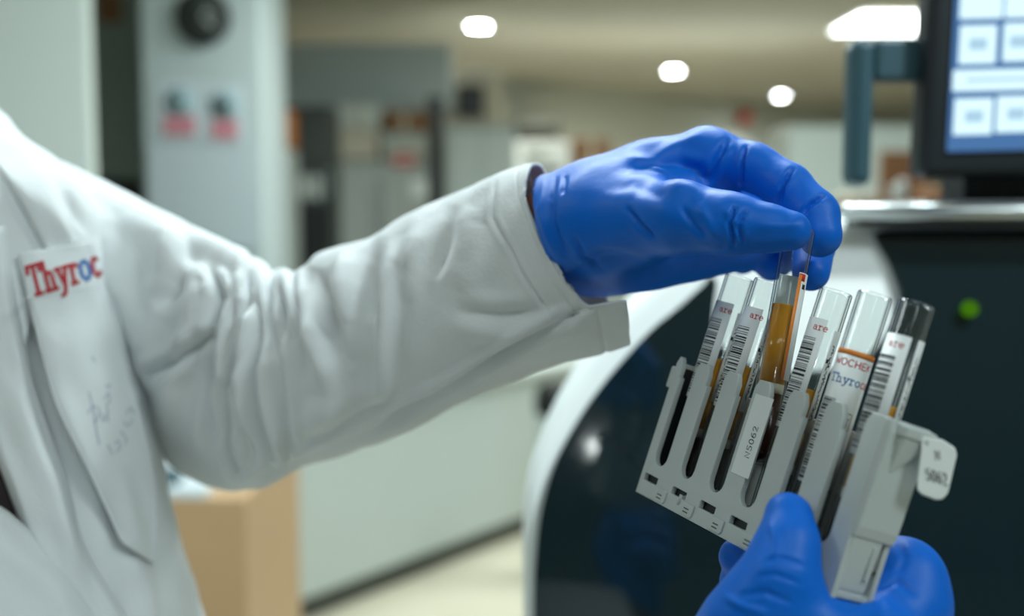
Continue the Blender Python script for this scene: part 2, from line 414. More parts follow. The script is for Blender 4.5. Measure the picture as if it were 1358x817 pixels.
# tall dark cupboard in the gap
thingbox('tall_cupboard', 'tall dark grey cupboard in the gap left of the column', 'cupboard', 100, 215, -30, 600, 5.6, .4, M['cupboard'], True,
         parts=[('door', 128, 183, -25, 236, M['cupboard'], .02), ('kick_panel', 126, 186, 240, 300, M['black'], .03), ('sign', 130, 160, -10, 30, M['brown'], .025)])
# wall clock on the column
cc = GY(270, 24, 4.8); rc = .118
t = thing('wall_clock', (cc[0], 4.8, cc[2]), 'round black wall clock high on the pale column', 'clock')
lathe('case', [(0, 0), (rc, 0), (rc, .03), (rc-.012, .038), (rc-.018, .028), (0, .027)], cc, (0, -1, 0), M['black'], t)
lathe('dial', [(0, .0285), (rc-.022, .0285), (rc-.022, .027)], cc, (0, -1, 0), M['darkgrey'], t)
for nm, ang, ln in (('hour_hand', .7, .05), ('minute_hand', 2.3, .078)):
    e = cc+V(math.sin(ang)*ln, -.031, math.cos(ang)*ln); s_ = cc+V(0, -.031, 0)
    v, f = cyl(s_, e, .003, .0015, 8); link(nm, v, f, M['white'], t)
# paper notices
def notice(px, label, py0, w_, dark):
    a = GY(px-w_, py0+78, 4.8); b = GY(px+w_, py0, 4.8)
    t = thing('wall_notice', ((a[0]+b[0])/2, 4.8, a[2]), label, 'poster', 'notices on the column')
    box('sheet', (a[0], 4.794, a[2]), (b[0], 4.7995, b[2]), mat('notice_paper', (.56, .64, .70), .7), t, 0)
    cxp = GY(px, py0+28, 4.79); r = .062
    lathe('round_picture', [(0, 0), (r, 0), (r, .003), (0, .003)], cxp, (0, -1, 0), M['teal'], t)
    lathe('picture_mark', [(0, .003), (dark, .003), (dark, .005), (0, .005)], cxp+V(0, 0, 0), (0, -1, 0), M['darkgrey'], t)
    pbox('pink_band', px-w_*.72, px+w_*.72, py0+47, py0+72, 4.788, .004, M['pink'], t, 0)
notice(238, 'notice with blue round picture and wider pink band, left one on column', 107, 29, .016)
notice(298, 'notice with dark-centred round picture and pink band, right one on column', 112, 24, .028)
o = pbox('notice_sheet', 200, 338, 192, 330, 4.79, .006, mat('pale_paper', (.50, .58, .63), .6), None, 0)
tag(o, 'large plain pale blue sheet on the column below the two notices', 'poster')
# orange carton on white drawer unit, right of the column
thingbox('drawer_unit', 'narrow white cabinet just right of the column, under an orange carton', 'cabinet', 340, 378, 196, 600, 6.1, .4, M['cab'], True,
         parts=[('door', 345, 376, 200, 300, M['cab'], .02), ('handle', 368, 371, 240, 262, M['steel'], .04)])
thingbox('carton', 'small orange and cream carton standing on the narrow white cabinet', 'box', 353, 380, 142, 195, 6.15, .3, M['orangebox'],
         parts=[('front_label', 356, 374, 168, 188, M['cream'], .004)])
t = thingbox('display_refrigerator', 'tall dark glass door refrigerator between white cabinet and steel refrigerator', 'refrigerator', 380, 440, 140, 600, 6.55, .3, M['darkgrey'], True,
         parts=[('door', 384, 437, 150, 215, M['darkgrey'], .02), ('lower_door', 384, 437, 272, 400, M['black'], .03), ('handle', 432, 435, 225, 262, M['steel'], .05)])
for k, (a, b) in enumerate(((396, 412), (414, 426))): pbox('stored_bag', a, b, 232, 264, 6.53, .02, M['greymet'], t, .01)
t = thingbox('steel_refrigerator', 'pale steel two-door refrigerator right of the dark refrigerator', 'refrigerator', 443, 570, 214, 620, 6.9, .7, M['greymet'], True,
         parts=[('door', 447, 503, 220, 420, M['greymet'], .03), ('door', 507, 567, 220, 420, M['greymet'], .03), ('handle', 497, 500, 250, 330, M['steel'], .06), ('handle', 510, 513, 250, 330, M['steel'], .06), ('sticker', 546, 566, 238, 262, M['white'], .035)])
box_g = 'boxes on the steel refrigerator'
thingbox('storage_box', 'cream storage box on the left of the steel refrigerator top', 'box', 446, 500, 174, 212, 6.95, .4, M['cream'], parts=[('lid', 444, 502, 172, 180, M['cream'], .01)])
thingbox('storage_box', 'grey green flat box right of the cream storage box', 'box', 507, 562, 178, 212, 6.98, .4, M['wallb'], parts=[('lid', 505, 564, 176, 183, M['greymet'], .01)])
thingbox('storage_box', 'brown carton on top of the boxes over the steel refrigerator', 'box', 508, 566, 148, 174, 7.0, .35, M['brown'], parts=[('tape', 534, 540, 150, 176, M['cream'], .003)])
thingbox('storage_box', 'white carton stacked over the cream storage box', 'box', 448, 502, 138, 171, 7.0, .35, M['wall'], parts=[('tape', 472, 478, 138, 171, M['cream'], .003)])
thingbox('sign_plate', 'small red sign plate on the upper front of steel refrigerator', 'sign', 520, 551, 202, 220, 6.84, .02, M['redbox'], parts=[('white_stripe', 524, 547, 209, 213, M['white'], .003)])
a = GY(578, 300, 6.4)
v, f = join([boxvf((a[0]-.045, 6.4, 0), (a[0]+.045, 6.46, GY(578, 128, 6.4)[2])), boxvf((a[0]-.12, 6.35, 0), (a[0]+.12, 6.51, .03))])
o = link('equipment_post', v, f, M['black'], None, False); bev(o, .004); tag(o, 'slim tall black post right of the steel refrigerator', 'post')
# beige pillar + screen
struct(box('trim_2', (GY(588, 100, 7.6)[0], 7.6, 0), (GY(664, 100, 7.6)[0], 7.9, GY(600, 92, 7.6)[2]), M['cream'], bevel=.01))
thingbox('wall_screen', 'small black square screen mounted high on the beige pillar', 'screen', 606, 641, 113, 153, 7.5, .06, M['black'], parts=[('glass', 609, 638, 116, 150, M['bezel'], .004)])
thingbox('lab_cabinet', 'white cabinet with grey top below the small black screen', 'cabinet', 592, 684, 168, 600, 7.2, .38, M['cab'], True,
         parts=[('worktop', 590, 686, 166, 172, M['greymet'], .02), ('door', 596, 637, 176, 340, M['cab'], .02), ('door', 641, 680, 176, 340, M['cab'], .02)])
thingbox('air_unit', 'grey boxy air unit mounted on the far wall left of brown carton', 'air conditioner', 683, 742, 155, 180, 11.15, .42, M['darkgrey'], parts=[('vent', 688, 736, 170, 177, M['black'], .01), ('front_cover', 686, 739, 157, 168, M['greymet'], .015)])
thingbox('lab_instrument', 'rounded white instrument on bench below the grey air unit', 'instrument', 684, 755, 188, 234, 8.3, .4, M['white'], parts=[('display', 695, 720, 196, 210, M['greymet'], .01), ('tray', 700, 745, 222, 230, M['darkgrey'], .03)])
box('bench_body', (GY(600, 240, 8.2)[0], 8.2, 0), (GY(1120, 240, 8.2)[0], 8.8, GY(700, 240, 8.2)[2]), M['cab'], tag(bpy.data.objects.new('far_bench', None), 'long pale bench against the far wall behind the hand', 'bench'), .01)
COL.objects.link(bpy.data.objects['far_bench'])
box('worktop', (GY(598, 240, 8.2)[0], 8.17, GY(700, 240, 8.2)[2]), (GY(1122, 240, 8.2)[0], 8.83, GY(700, 240, 8.2)[2]+.03), M['worktop'], bpy.data.objects['far_bench'], .004)
thingbox('carton', 'reddish brown carton standing above the wrist of the raised glove', 'box', 761, 809, 184, 235.5, 8.35, .3, M['brown'], parts=[('tape', 782, 788, 184, 232, M['cream'], .003)])
# red alarm bell on far wall
cc = GY(988, 156, 13.6); t = thing('alarm_bell', cc, 'small round red alarm bell high on the far wall', 'alarm')
lathe('gong', [(.0, 0), (.085, 0), (.09, .02), (.07, .05), (.03, .065), (0, .067)], cc, (0, -1, 0), M['redbox'], t)
box('back_box', cc+V(-.06, 0, -.06), cc+V(.06, .1, .06), M['redbox'], t)
# white wardrobe at right
thingbox('tall_cabinet', 'tall white cabinet behind the raised fingers and monitor handle', 'cabinet', 1036, 1232, 166, 700, 6.2, .5, M['cab'], True,
         parts=[('door', 1042, 1131, 172, 400, M['cab'], .02), ('door', 1136, 1226, 172, 400, M['cab'], .02), ('handle', 1124, 1127, 220, 260, M['steel'], .04), ('handle', 1140, 1143, 220, 260, M['steel'], .04)])
# shelf with boxes to the right behind the monitor
t = thing('wooden_shelf', GY(1250, 272, 3.0), 'brown wooden shelf behind the monitor', 'shelf')
pbox('board', 1130, 1440, 268, 276, 3.0, .4, M['brown'], t, .004)
pbox('back_board', 1168, 1232, 200, 268, 3.36, .03, M['brown'], t, .004)
pbox('bracket', 1172, 1178, 276, 420, 3.1, .3, M['brown'], t, .004); pbox('bracket', 1420, 1426, 276, 420, 3.1, .3, M['brown'], t, .004)
thingbox('carton', 'brown carton on the wooden shelf directly below the monitor', 'box', 1245, 1338, 247, 267, 3.05, .2, M['brown'], parts=[('tape', 1288, 1294, 247, 267, M['cream'], .003)])
thingbox('carton', 'reddish carton at the right end of the wooden shelf', 'box', 1342, 1420, 245, 267, 3.05, .2, M['orangebox'], parts=[('tape', 1372, 1378, 245, 267, M['cream'], .003)])
thingbox('plastic_bottle', 'small grey bottle on the shelf below the monitor handle', 'bottle', 1186, 1206, 244, 267, 3.06, .05, M['greymet'], parts=[('cap', 1191, 1201, 238, 244, M['white'], -.02)])
thingbox('paper_stack', 'low cream stack of papers at the left end of the shelf', 'papers', 1134, 1168, 256, 267, 3.05, .2, M['cream'], parts=[('top_sheet', 1135, 1167, 254.5, 256, M['sticker'], 0)])

# long white bench unit
A = GZ(300, 873, 0); B = GZ(690, 714, 0); d = (B-A)/np.linalg.norm(B-A); n = np.array([-d[1], d[0], 0]); 
E1 = B+d*.9; ZB = .70
t = thing('lab_bench', A, 'long white laminate bench with dark plinth under the outstretched sleeve', 'bench')
def slab(name, a, b, dep, z0, z1, m, par, off=0, bv=.004):
    a, b = a+n*off, b+n*off; q = [a, b, b+n*dep, a+n*dep]; v = [(p[0], p[1], z) for z in (z0, z1) for p in q]
    f = [(0, 3, 2, 1), (4, 5, 6, 7), (0, 1, 5, 4), (1, 2, 6, 5), (2, 3, 7, 6), (3, 0, 4, 7)]
    o = link(name, v, f, m, par, False); bev(o, bv); return o
slab('body', A, E1, .55, .09, ZB-.03, M['cab'], t); slab('plinth', A, E1, .5, 0, .09, M['plinth'], t, .04)
slab('worktop', A, E1, .6, ZB-.03, ZB, M['cab'], t, -.025)
# dark object on bench end
q = GY(736, 528, 4.0); t = thing('waste_bin', (q[0], q[1], 0), 'dark rounded pedal bin by the bench, left of the white machine rim', 'bin')
lathe('bin_body', [(0, 0), (.075, 0), (.085, .05), (.09, q[2]-.03), (.08, q[2])], (q[0]+.02, q[1]+0, 0), (0, 0, 1), M['cab'], t)
lathe('bin_lid', [(.094, q[2]-.055), (.096, q[2]-.01), (.085, q[2]+.04), (.05, q[2]+.062), (0, q[2]+.066)], (q[0]+.02, q[1], 0), (0, 0, 1), M['black'], t)
# tan desk
yd = 2.35; xr = GY(325, 660, yd)[0]; zt = GY(260, 655, yd)[2]
t = thing('side_desk', (xr-.4, yd+.3, 0), 'light tan wooden desk with white top beside the lab coat', 'desk')
box('cabinet_body', (xr-.9, yd, .0), (xr, yd+.6, zt-.012), M['tan'], t, .004)
box('desk_top', (xr-.92, yd-.0, zt-.012), (xr-.085, yd+.61, zt+.012), M['worktop'], t, .004)
q = GZ(214, 640, zt+.012); t = thing('desk_device', q, 'small dark oval device lying on the white desk top', 'device')
lathe('shell', [(0, 0), (.045, 0), (.05, .012), (.035, .028), (0, .032)], q, (0, 0, 1), M['bluegrey'], t)
lathe('button', [(0, .0315), (.012, .032), (.012, .036), (0, .037)], q, (0, 0, 1), M['black'], t)

# ------------------------------------------------------------------ analyzer (black fronted white machine)
YM = .88; ZT = 1.35; TILT = math.tan(math.radians(14))
def GT(px, py, y):                                  # on the machine's front, which leans back towards the top
    d = ray(px, py); return CAMN + d*((y-TILT*(ZT-CAMN[2]))/(d[1]-TILT*d[2]))
def outline3(pts, n, y): return [GT(a, b, y) for a, b in catmull(pts, n)]
outer = [(705, 1500), (699, 1100), (696, 900), (694, 780), (694, 720), (699, 655), (716, 595), (748, 525), (790, 460), (850, 390), (930, 330), (1010, 300), (1110, 286), (1240, 284), (1400, 284), (1600, 284), (1750, 290)]
inner = [(722, 1500), (712, 1100), (709, 900), (708, 800), (711, 730), (720, 665), (742, 600), (787, 525), (850, 450), (905, 400), (932, 376), (942, 366), (948, 376), (944, 410), (946, 445), (985, 478), (1060, 492), (1135, 480), (1176, 440), (1192, 400), (1180, 355), (1160, 318), (1168, 306), (1240, 304), (1400, 304), (1600, 304), (1740, 306)]  # bay in the outline bares white shell, shaped to imitate a bright reflection
mach = thing('analyzer', GY(1100, 1500, YM+.2), 'large analyzer with curved white shell and glossy black front panel', 'laboratory machine')
def prism(name, pts, y0, y1, m, par, bulge=0, bv=.006, flat=False):
    """closed outline pts (x, z at y0) extruded from y0 back to y1"""
    k = len(pts); v = [(p[0], y0+TILT*(p[2]-ZT), p[2]) for p in pts]+[(p[0], y1 if flat else y1+TILT*(p[2]-ZT), p[2]) for p in pts]
    f = [tuple(range(k)), tuple(range(k, 2*k))[::-1]]+[(i, k+i, k+(i+1) % k, (i+1) % k) for i in range(k)]
    o = link(name, v, f, m, par, False); bev(o, bv, 4, .9)
    return o
zb = .05
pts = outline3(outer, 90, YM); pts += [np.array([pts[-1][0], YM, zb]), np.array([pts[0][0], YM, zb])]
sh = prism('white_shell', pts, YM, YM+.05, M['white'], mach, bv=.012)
prism('machine_body', [p+V(.14 if i < len(pts)-2 and p[0] < .9 else (.14 if p[0] < .3 else 0), 0, -.03 if p[2] > .3 else 0) for i, p in enumerate(pts)], YM+.045, YM+.6, M['cab'], mach, bv=.01, flat=True)
# black panel: a gently bulging sheet inside the rim
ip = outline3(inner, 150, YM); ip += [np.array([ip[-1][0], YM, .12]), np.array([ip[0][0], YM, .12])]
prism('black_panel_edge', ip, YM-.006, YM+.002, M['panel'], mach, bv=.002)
from mathutils.geometry import tessellate_polygon
import bmesh
def bulged(name, pts, y, amp, m, par):
    bm = bmesh.new(); vs = [bm.verts.new((p[0], y, p[2])) for p in pts]; bm.faces.new(vs)
    xs = [p[0] for p in pts]; zs = [p[2] for p in pts]
    for x in np.arange(min(xs)+.02, max(xs), .03): bmesh.ops.bisect_plane(bm, geom=bm.verts[:]+bm.edges[:]+bm.faces[:], plane_co=(x, 0, 0), plane_no=(1, 0, 0))
    for z in np.arange(min(zs)+.02, max(zs), .03): bmesh.ops.bisect_plane(bm, geom=bm.verts[:]+bm.edges[:]+bm.faces[:], plane_co=(0, 0, z), plane_no=(0, 0, 1))
    x0, x1, z0, z1 = min(xs), max(xs), min(zs), max(zs)
    for v_ in bm.verts:
        a = (v_.co.x-x0)/(x1-x0); b = (v_.co.z-z0)/(z1-z0)
        v_.co.y += TILT*(v_.co.z-ZT)-amp*max(4*a*(1-a), 0)*max(4*b*(1-b), 0)
    me = bpy.data.meshes.new(name); bm.to_mesh(me); bm.free(); me.materials.append(m)
    for p in me.polygons: p.use_smooth = True
    o = bpy.data.objects.new(name, me); COL.objects.link(o); o.parent = par; o.matrix_parent_inverse = Matrix.Translation(-Vector(par.location)); return o
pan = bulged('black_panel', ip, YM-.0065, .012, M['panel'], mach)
pb = BVHTree.FromPolygons([tuple(v_.co) for v_ in pan.data.vertices], [tuple(p_.vertices) for p_ in pan.data.polygons])
hp, hn, _i, _d = pb.ray_cast(Vector(CAMN), Vector(ray(801, 602)))
print('HP', hp, len(pan.data.polygons))
if hp is not None:                                            # the round ceiling lamp behind the viewer that the panel mirrors
    if hn.y > 0: hn = -hn
    dv_ = Vector(ray(801, 602)); rf_ = dv_-2*dv_.dot(hn)*hn; lp = hp+rf_*((CEIL-.01-hp.z)/rf_.z)
    print('MIRROR LAMP', hp, hn, lp)
    t = thing('ceiling_downlight', (lp.x, lp.y, CEIL), 'round ceiling downlight behind the viewer, seen only as reflection in black panel', 'ceiling light', 'round ceiling downlights')
    lathe('trim_ring', [(.13, 0), (.13, -.006), (.112, -.012), (.11, -.004)], (lp.x, lp.y, CEIL), (0, 0, 1), M['lampoff'], t)
    lathe('diffuser', [(0, -.006), (.06, -.006), (.11, -.005), (.11, -.003), (0, -.002)], (lp.x, lp.y, CEIL), (0, 0, 1), M['lamp'], t)
q = GT(1288, 410, YM-.018); lathe('green_indicator', [(0, 0), (.0065, 0), (.006, .004), (0, .005)], q+V(0, 0.004, 0), (0, -1, 0), M['green'], mach)
a, b = GY(1118, 281, YM-.03), GY(1700, 283, YM-.03)
v, f = cyl(a, b, .0065, None, 20); link('metal_rail', v, f, M['steel'], mach)
box('top_ledge', (GY(1122, 290, YM)[0], YM-.03, GY(1122, 298, YM)[2]), (GY(1700, 290, YM)[0], YM+.5, GY(1122, 290, YM)[2]), M['black'], mach, .003)

# ------------------------------------------------------------------ touchscreen monitor
YS = .86
t = thing('touchscreen_monitor', GY(1290, 240, YS), 'black touchscreen monitor showing a blue screen with pale square buttons', 'monitor')
ax = (GY(1250, -200, YS)-GY(1222, 234, YS)); 
def mono(px0, px1, py0, py1, y, th, m, nm, bv=.004, par=None):
    # the monitor leans: lower edge lies left of upper edge
    def X(px, py): return px+(232-py)*.055
    def Yp(px, py): return py-(px-1222)*.025
    pts = [GY(X(px0, py1), Yp(px0, py1), y), GY(X(px1, py1), Yp(px1, py1), y), GY(X(px1, py0), Yp(px1, py0), y), GY(X(px0, py0), Yp(px0, py0), y)]
    v = [tuple(p) for p in pts]+[(p[0], p[1]+th, p[2]) for p in pts]
    f = [(0, 1, 2, 3), (7, 6, 5, 4), (0, 4, 5, 1), (1, 5, 6, 2), (2, 6, 7, 3), (3, 7, 4, 0)]
    o = link(nm, v, f, m, par or t, False); bev(o, bv) if bv else None; return o
mono(1222, 1560, -260, 236, YS, .035, M['bezel'], 'bezel', .008)
sc = mono(1255, 1530, -225, 202, YS-.002, .003, M['screenbg'], 'screen', .0)
for (a, b, c, e) in [(1262, 1312, 132, 180), (1318, 1368, 130, 178), (1374, 1424, 130, 178), (1258, 1430, 94, 122), (1264, 1312, 35, 86), (1322, 1372, 33, 84), (1378, 1428, 33, 84), (1262, 1318, -30, 26), (1322, 1378, -32, 26), (1382, 1430, -32, 26)]:
    mono(a, b, c, e, YS-.0035, .002, M['screentile'], 'screen_button', .0, t)
for (a, b, c, e) in [(1276, 1300, 148, 164), (1332, 1356, 146, 162), (1330, 1360, 50, 66), (1276, 1300, 52, 68), (1275, 1400, 105, 110)]:
    mono(a, b, c, e, YS-.0042, .001, M['screenmark'], 'button_mark', .0, t)
pbox('monitor_handle', 1127, 1164, 48, 247, YS+.01, .03, M['bluegrey'], t, .008)
pbox('handle_arm', 1160, 1240, 50, 107, YS+.018, .02, M['bluegrey'], t, .004)
a = GY(1300, 236, YS)
v, f = join([boxvf((a[0]-.0, YS+.03, a[2]-.018), (a[0]+.08, YS+.08, a[2]+.12)), boxvf((a[0]-.04, YS+.0, a[2]-.024), (a[0]+.14, YS+.12, a[2]-.017))])
o = link('monitor_foot', v, f, M['bezel'], t, False); bev(o, .003)

# ------------------------------------------------------------------ sample rack
def rod(r):
    th = np.linalg.norm(r); k = r/th; K = np.array([[0, -k[2], k[1]], [k[2], 0, -k[0]], [-k[1], k[0], 0]])
    return np.eye(3)+np.sin(th)*K+(1-np.cos(th))*K@K
RR = rod(np.array([2.4568778, .37598563, -1.6045151])); RT = np.array([.06573913, .06934368, .48690069])
def RK(u, v_, w_): return toworld(RR@(np.array([u, v_, w_])/1000)+RT)       # millimetres along, up, out of the front
R0 = RK(0, 0, 0); EU = RK(1000, 0, 0)-R0; EV = RK(0, 1000, 0)-R0; EW = RK(0, 0, 1000)-R0
def rinv(px, py, w_):                                                         # depth at which (px, py) is w_ mm out from the rack's front
    dd = np.array([(px-CX)/F, (py-CY)/F, 1.]); nn = RR[:, 2]; t2 = RT+nn*w_/1000
    return (nn@t2)/(nn@dd)
TK = 19.0
rk = thing('tube_rack', RK(55, -16, -TK/2), 'pale grey six-slot plastic tube rack held up by the lower gloved hand', 'test tube rack')
def rpoly(name, outline, w0, w1, m, holes=(), bevel=.35, parent=rk):
    """flat plate in rack coordinates, outline in mm, cut with round-cornered holes, rounded edges"""
    cu = bpy.data.curves.new(name, 'CURVE'); cu.dimensions = '2D'; cu.fill_mode = 'BOTH'
    for pl in [outline]+list(holes):
        sp = cu.splines.new('POLY'); sp.points.add(len(pl)-1); sp.use_cyclic_u = True
        for i, p in enumerate(pl): sp.points[i].co = (p[0], p[1], 0, 1)
    cu.extrude = abs(w1-w0)/2-bevel; cu.bevel_depth = bevel; cu.bevel_resolution = 2; cu.offset = -bevel
    co = bpy.data.objects.new(name+'_c', cu); COL.objects.link(co)
    dg = bpy.context.evaluated_depsgraph_get(); me = bpy.data.meshes.new_from_object(co.evaluated_get(dg))
    v = [RK(q.co.x, q.co.y, q.co.z+(w0+w1)/2) for q in me.vertices]; f = [tuple(p.vertices) for p in me.polygons]
    bpy.data.objects.remove(co); bpy.data.curves.remove(cu); bpy.data.meshes.remove(me)
    o = link(name, v, f, m, parent, False)
    bm = bmesh.new(); bm.from_mesh(o.data); bmesh.ops.remove_doubles(bm, verts=bm.verts, dist=1e-6); bm.to_mesh(o.data); bm.free()
    for p in o.data.polygons: p.use_smooth = True
    o.data.set_sharp_from_angle(angle=.7) if hasattr(o.data, 'set_sharp_from_angle') else None
    return o
def slotU(c, hw, vb, n=8):                                # U bottom from left to right
    return [(c-hw*math.cos(PI*i/n), vb+hw-hw*math.sin(PI*i/n)) for i in range(n+1)]
slots = [i*22-1 for i in range(6)]; HW = 5.0
def comb(top, first=-12.5, last=123.5, bottom=-16, base_r=True):
    o = [(last, bottom), (last, top-2), (last-1.5, top)]
    for c in reversed(slots):
        o += [(c+HW+2.0, top), (c+HW+.2, top-3.0), (c+HW, top-5)]
        o += slotU(c, HW, -1.0)[::-1]
        o += [(c-HW, top-9), (c-HW-1.6, top-9.6), (c-HW-1.6, top-4.5), (c-HW-3.2, top-1.0), (c-HW-4.2, top)]
    o += [(first+2, top), (first, top-3), (first, 34), (first-5, 34.5), (first-5, 22), (first, 20)] if False else [(first+1.5, top), (first, top-3)]
    o += [(first, bottom)]
    return o
wins = []
for c in slots[:5]:
    u0 = c-8.5 if c < 0 else c-6.5
    wins.append([(u0, -9.4), (u0+10.6, -9.4), (u0+11.3, -8.8), (u0+11.3, -6.2), (u0+.6, -6.0), (u0, -6.6)])
small = [(21.5, -12.2), (23.2, -12.2), (23.2, -8.2), (21.5, -8.2)]
rpoly('front_plate', comb(48.5), -2.6, 0, M['rack'], holes=wins+[small])
back = [(123.5, -16), (123.5, 46)]
rpoly('back_plate', [(-12.5, -16), (123.5, -16), (123.5, 40), (-12.5, 40)], -TK, -TK+2.2, M['rack'])
def rbox(name, u0, u1, v0, v1, w0, w1, m, bvl=.0004, parent=rk):
    pts = [(u0, v0, w0), (u1, v0, w0), (u1, v1, w0), (u0, v1, w0), (u0, v0, w1), (u1, v0, w1), (u1, v1, w1), (u0, v1, w1)]
    v = [RK(*p) for p in pts]; f = [(0, 3, 2, 1), (4, 5, 6, 7), (0, 1, 5, 4), (1, 2, 6, 5), (2, 3, 7, 6), (3, 0, 4, 7)]
    o = link(name, v, f, m, parent, False); bev(o, bvl, 2); return o
rbox('base', -12.2, 123, -15.8, -13.5, -TK+.2, -2.4, M['rack'])
rbox('inner_floor', -12, 123, -5.2, -4.2, -TK+2, -2.5, M['rackshade'])
for i in range(5): rbox('divider', 9.6+22*i, 10.4+22*i, -4, -1, -TK+2, -2.5, M['rack'], .0002)
rbox('slot_shade', -10.6, -9.9, -4, 44, -TK+2.2, -2.7, M['rackshade'], .0001)  # dark sheet added for the shade inside the first slot
rbox('side_wall', -12.5, -10.5, -16, 46, -TK, -2.4, M['rack'])
rbox('side_flange', -18.2, -12.3, 33.5, 43.5, -8, -1.5, M['rack'], .0008)
rbox('side_flange', -14.2, -12.3, 0, 30, -9, -1.2, M['rack'], .0006)
for wl in wins: rbox('window_hole_shade', min(p[0] for p in wl)-.6, max(p[0] for p in wl)+.6, -10, -5.6, -3.2, -2.65, M['rackshade'], .0001)  # dark backing put in as shade behind the window holes
# embossed tabs under the slots
for c in slots[:5]:
    u0 = c+4.5
    o = rpoly('tab', [(u0, -15.2), (u0+8, -15.2), (u0+9, -14), (u0+9, -9.6), (u0, -9.6)], -.2, .8, M['rack'], bevel=.3)
    rbox('tab_mark', u0+2.4, u0+6.2, -12.4, -11.8, .7, .86, M['plinth'], .0001); rbox('tab_mark', u0+2.2, u0+6.0, -13.9, -13.3, .7, .86, M['plinth'], .0001)
# end block on the right: face, sloping hood, tongue
def hull(name, sect, m, parent=rk, bvl=.0006):
    """sect: list of loops (same count) in rack mm, bridged"""
    k = len(sect[0]); v = [RK(*p) for s_ in sect for p in s_]; f = [tuple(range(k))[::-1], tuple(range((len(sect)-1)*k, len(sect)*k))]
    for j in range(len(sect)-1): f += [(j*k+i, j*k+(i+1) % k, (j+1)*k+(i+1) % k, (j+1)*k+i) for i in range(k)]
    o = link(name, v, f, m, parent, False); bev(o, bvl, 2); return o
hull('end_block', [[(122, v_, 0) if False else (121.8, v_, -.2), (u1, v_, -.6), (u1, v_, -TK), (121.8, v_, -TK)] for v_, u1 in ((6, 124.6), (10, 125.6), (36, 126.2), (44, 126.2), (48.3, 125.4))], M['rack'])
hull('end_hood', [[(125.4, 43.0, -3), (125.4, 43.0, -TK), (125.4, 48.0, -TK), (125.4, 48.0, -3)], [(130.0, 43.2, -4), (130.0, 43.2, -TK+.5), (130.0, 47.2, -TK+.5), (130.0, 47.2, -4)]], M['rack'], bvl=.0008)
hull('end_gusset', [[(125.6, 30, -5), (125.6, 30, -7), (125.6, 43, -TK+1), (125.6, 43, -4)], [(126.4, 31, -5.5), (126.4, 31, -6.5), (129.5, 43, -TK+1.5), (129.5, 43, -4.5)]], M['rack'])
hull('end_tongue', [[(119.5, v_, -.0-t_), (u1, v_, -1.0-t_), (u1, v_, -15+t_), (119.5, v_, -15+t_)] for v_, u1, t_ in ((-17.5, 121.4, .8), (-12, 123.0, .2), (7, 124.2, 0))], M['rack'])
rbox('tongue_rib', 123.4, 124.6, -8, 4, -12.5, -11.3, M['rack'], .0003)
# N5062 sticker lying along the fourth post
post_c = slots[2]+11; 
st = rbox('sticker', 50.2, 62.2, 9.5, 42.5, -.1, .22, M['sticker'], .0002)
ls, wdt = text_lines('N5062', .14)
sc_ = 13.5/wdt
strokes('lettering', [[(58.6-b*3.0, 17.2+a*sc_) for a, b in l] for l in ls], .42, lambda a, b: (RK(a, b, .24), EW/1000), M['ink'], st, h=.00004*1000)
# tag flag on the far corner of the end block, placed where it stands: facing the camera
fl = [(1222, 577), (1250, 583), (1267, 594), (1269, 604), (1257, 655), (1249, 663), (1240, 663), (1222, 656), (1216, 650), (1216, 640), (1221, 600)]
dF = .372
def flagpt(px, py, off=0): return P(px, py, dF+(px-1218)*.00012-off)
ft = [flagpt(*p) for p in fl]; bt = [flagpt(*p, -.0026) for p in fl]; k = len(fl)
o = link('identity_tag', ft+bt, [tuple(range(k)), tuple(range(k, 2*k))[::-1]]+[(i, k+i, k+(i+1) % k, (i+1) % k) for i in range(k)], M['sticker'], rk, False); bev(o, .0007, 3, .5)
link('tag_arm', *cyl(RK(128, 45, -14), P(1226, 590, dF+.0014), .0022, .0012, 12), M['rack'], rk)
nf = (CAMN-flagpt(1240, 620)); nf /= np.linalg.norm(nf)
ls, wdt = text_lines('N', .1); strokes('tag_lettering', [[(1241+a*10-b*1.5, 609+a*2-b*12) for a, b in l] for l in ls], 1.6, lambda a, b: (flagpt(a, b, .0003), nf), M['greyink'], o, h=.0001)
ls, wdt = text_lines('5062', .1); strokes('tag_lettering', [[(1229+a*9.5-b*1.5, 636+a*2.6-b*15) for a, b in l] for l in ls], 1.8, lambda a, b: (flagpt(a, b, .0003), nf), M['greyink'], o, h=.0001)

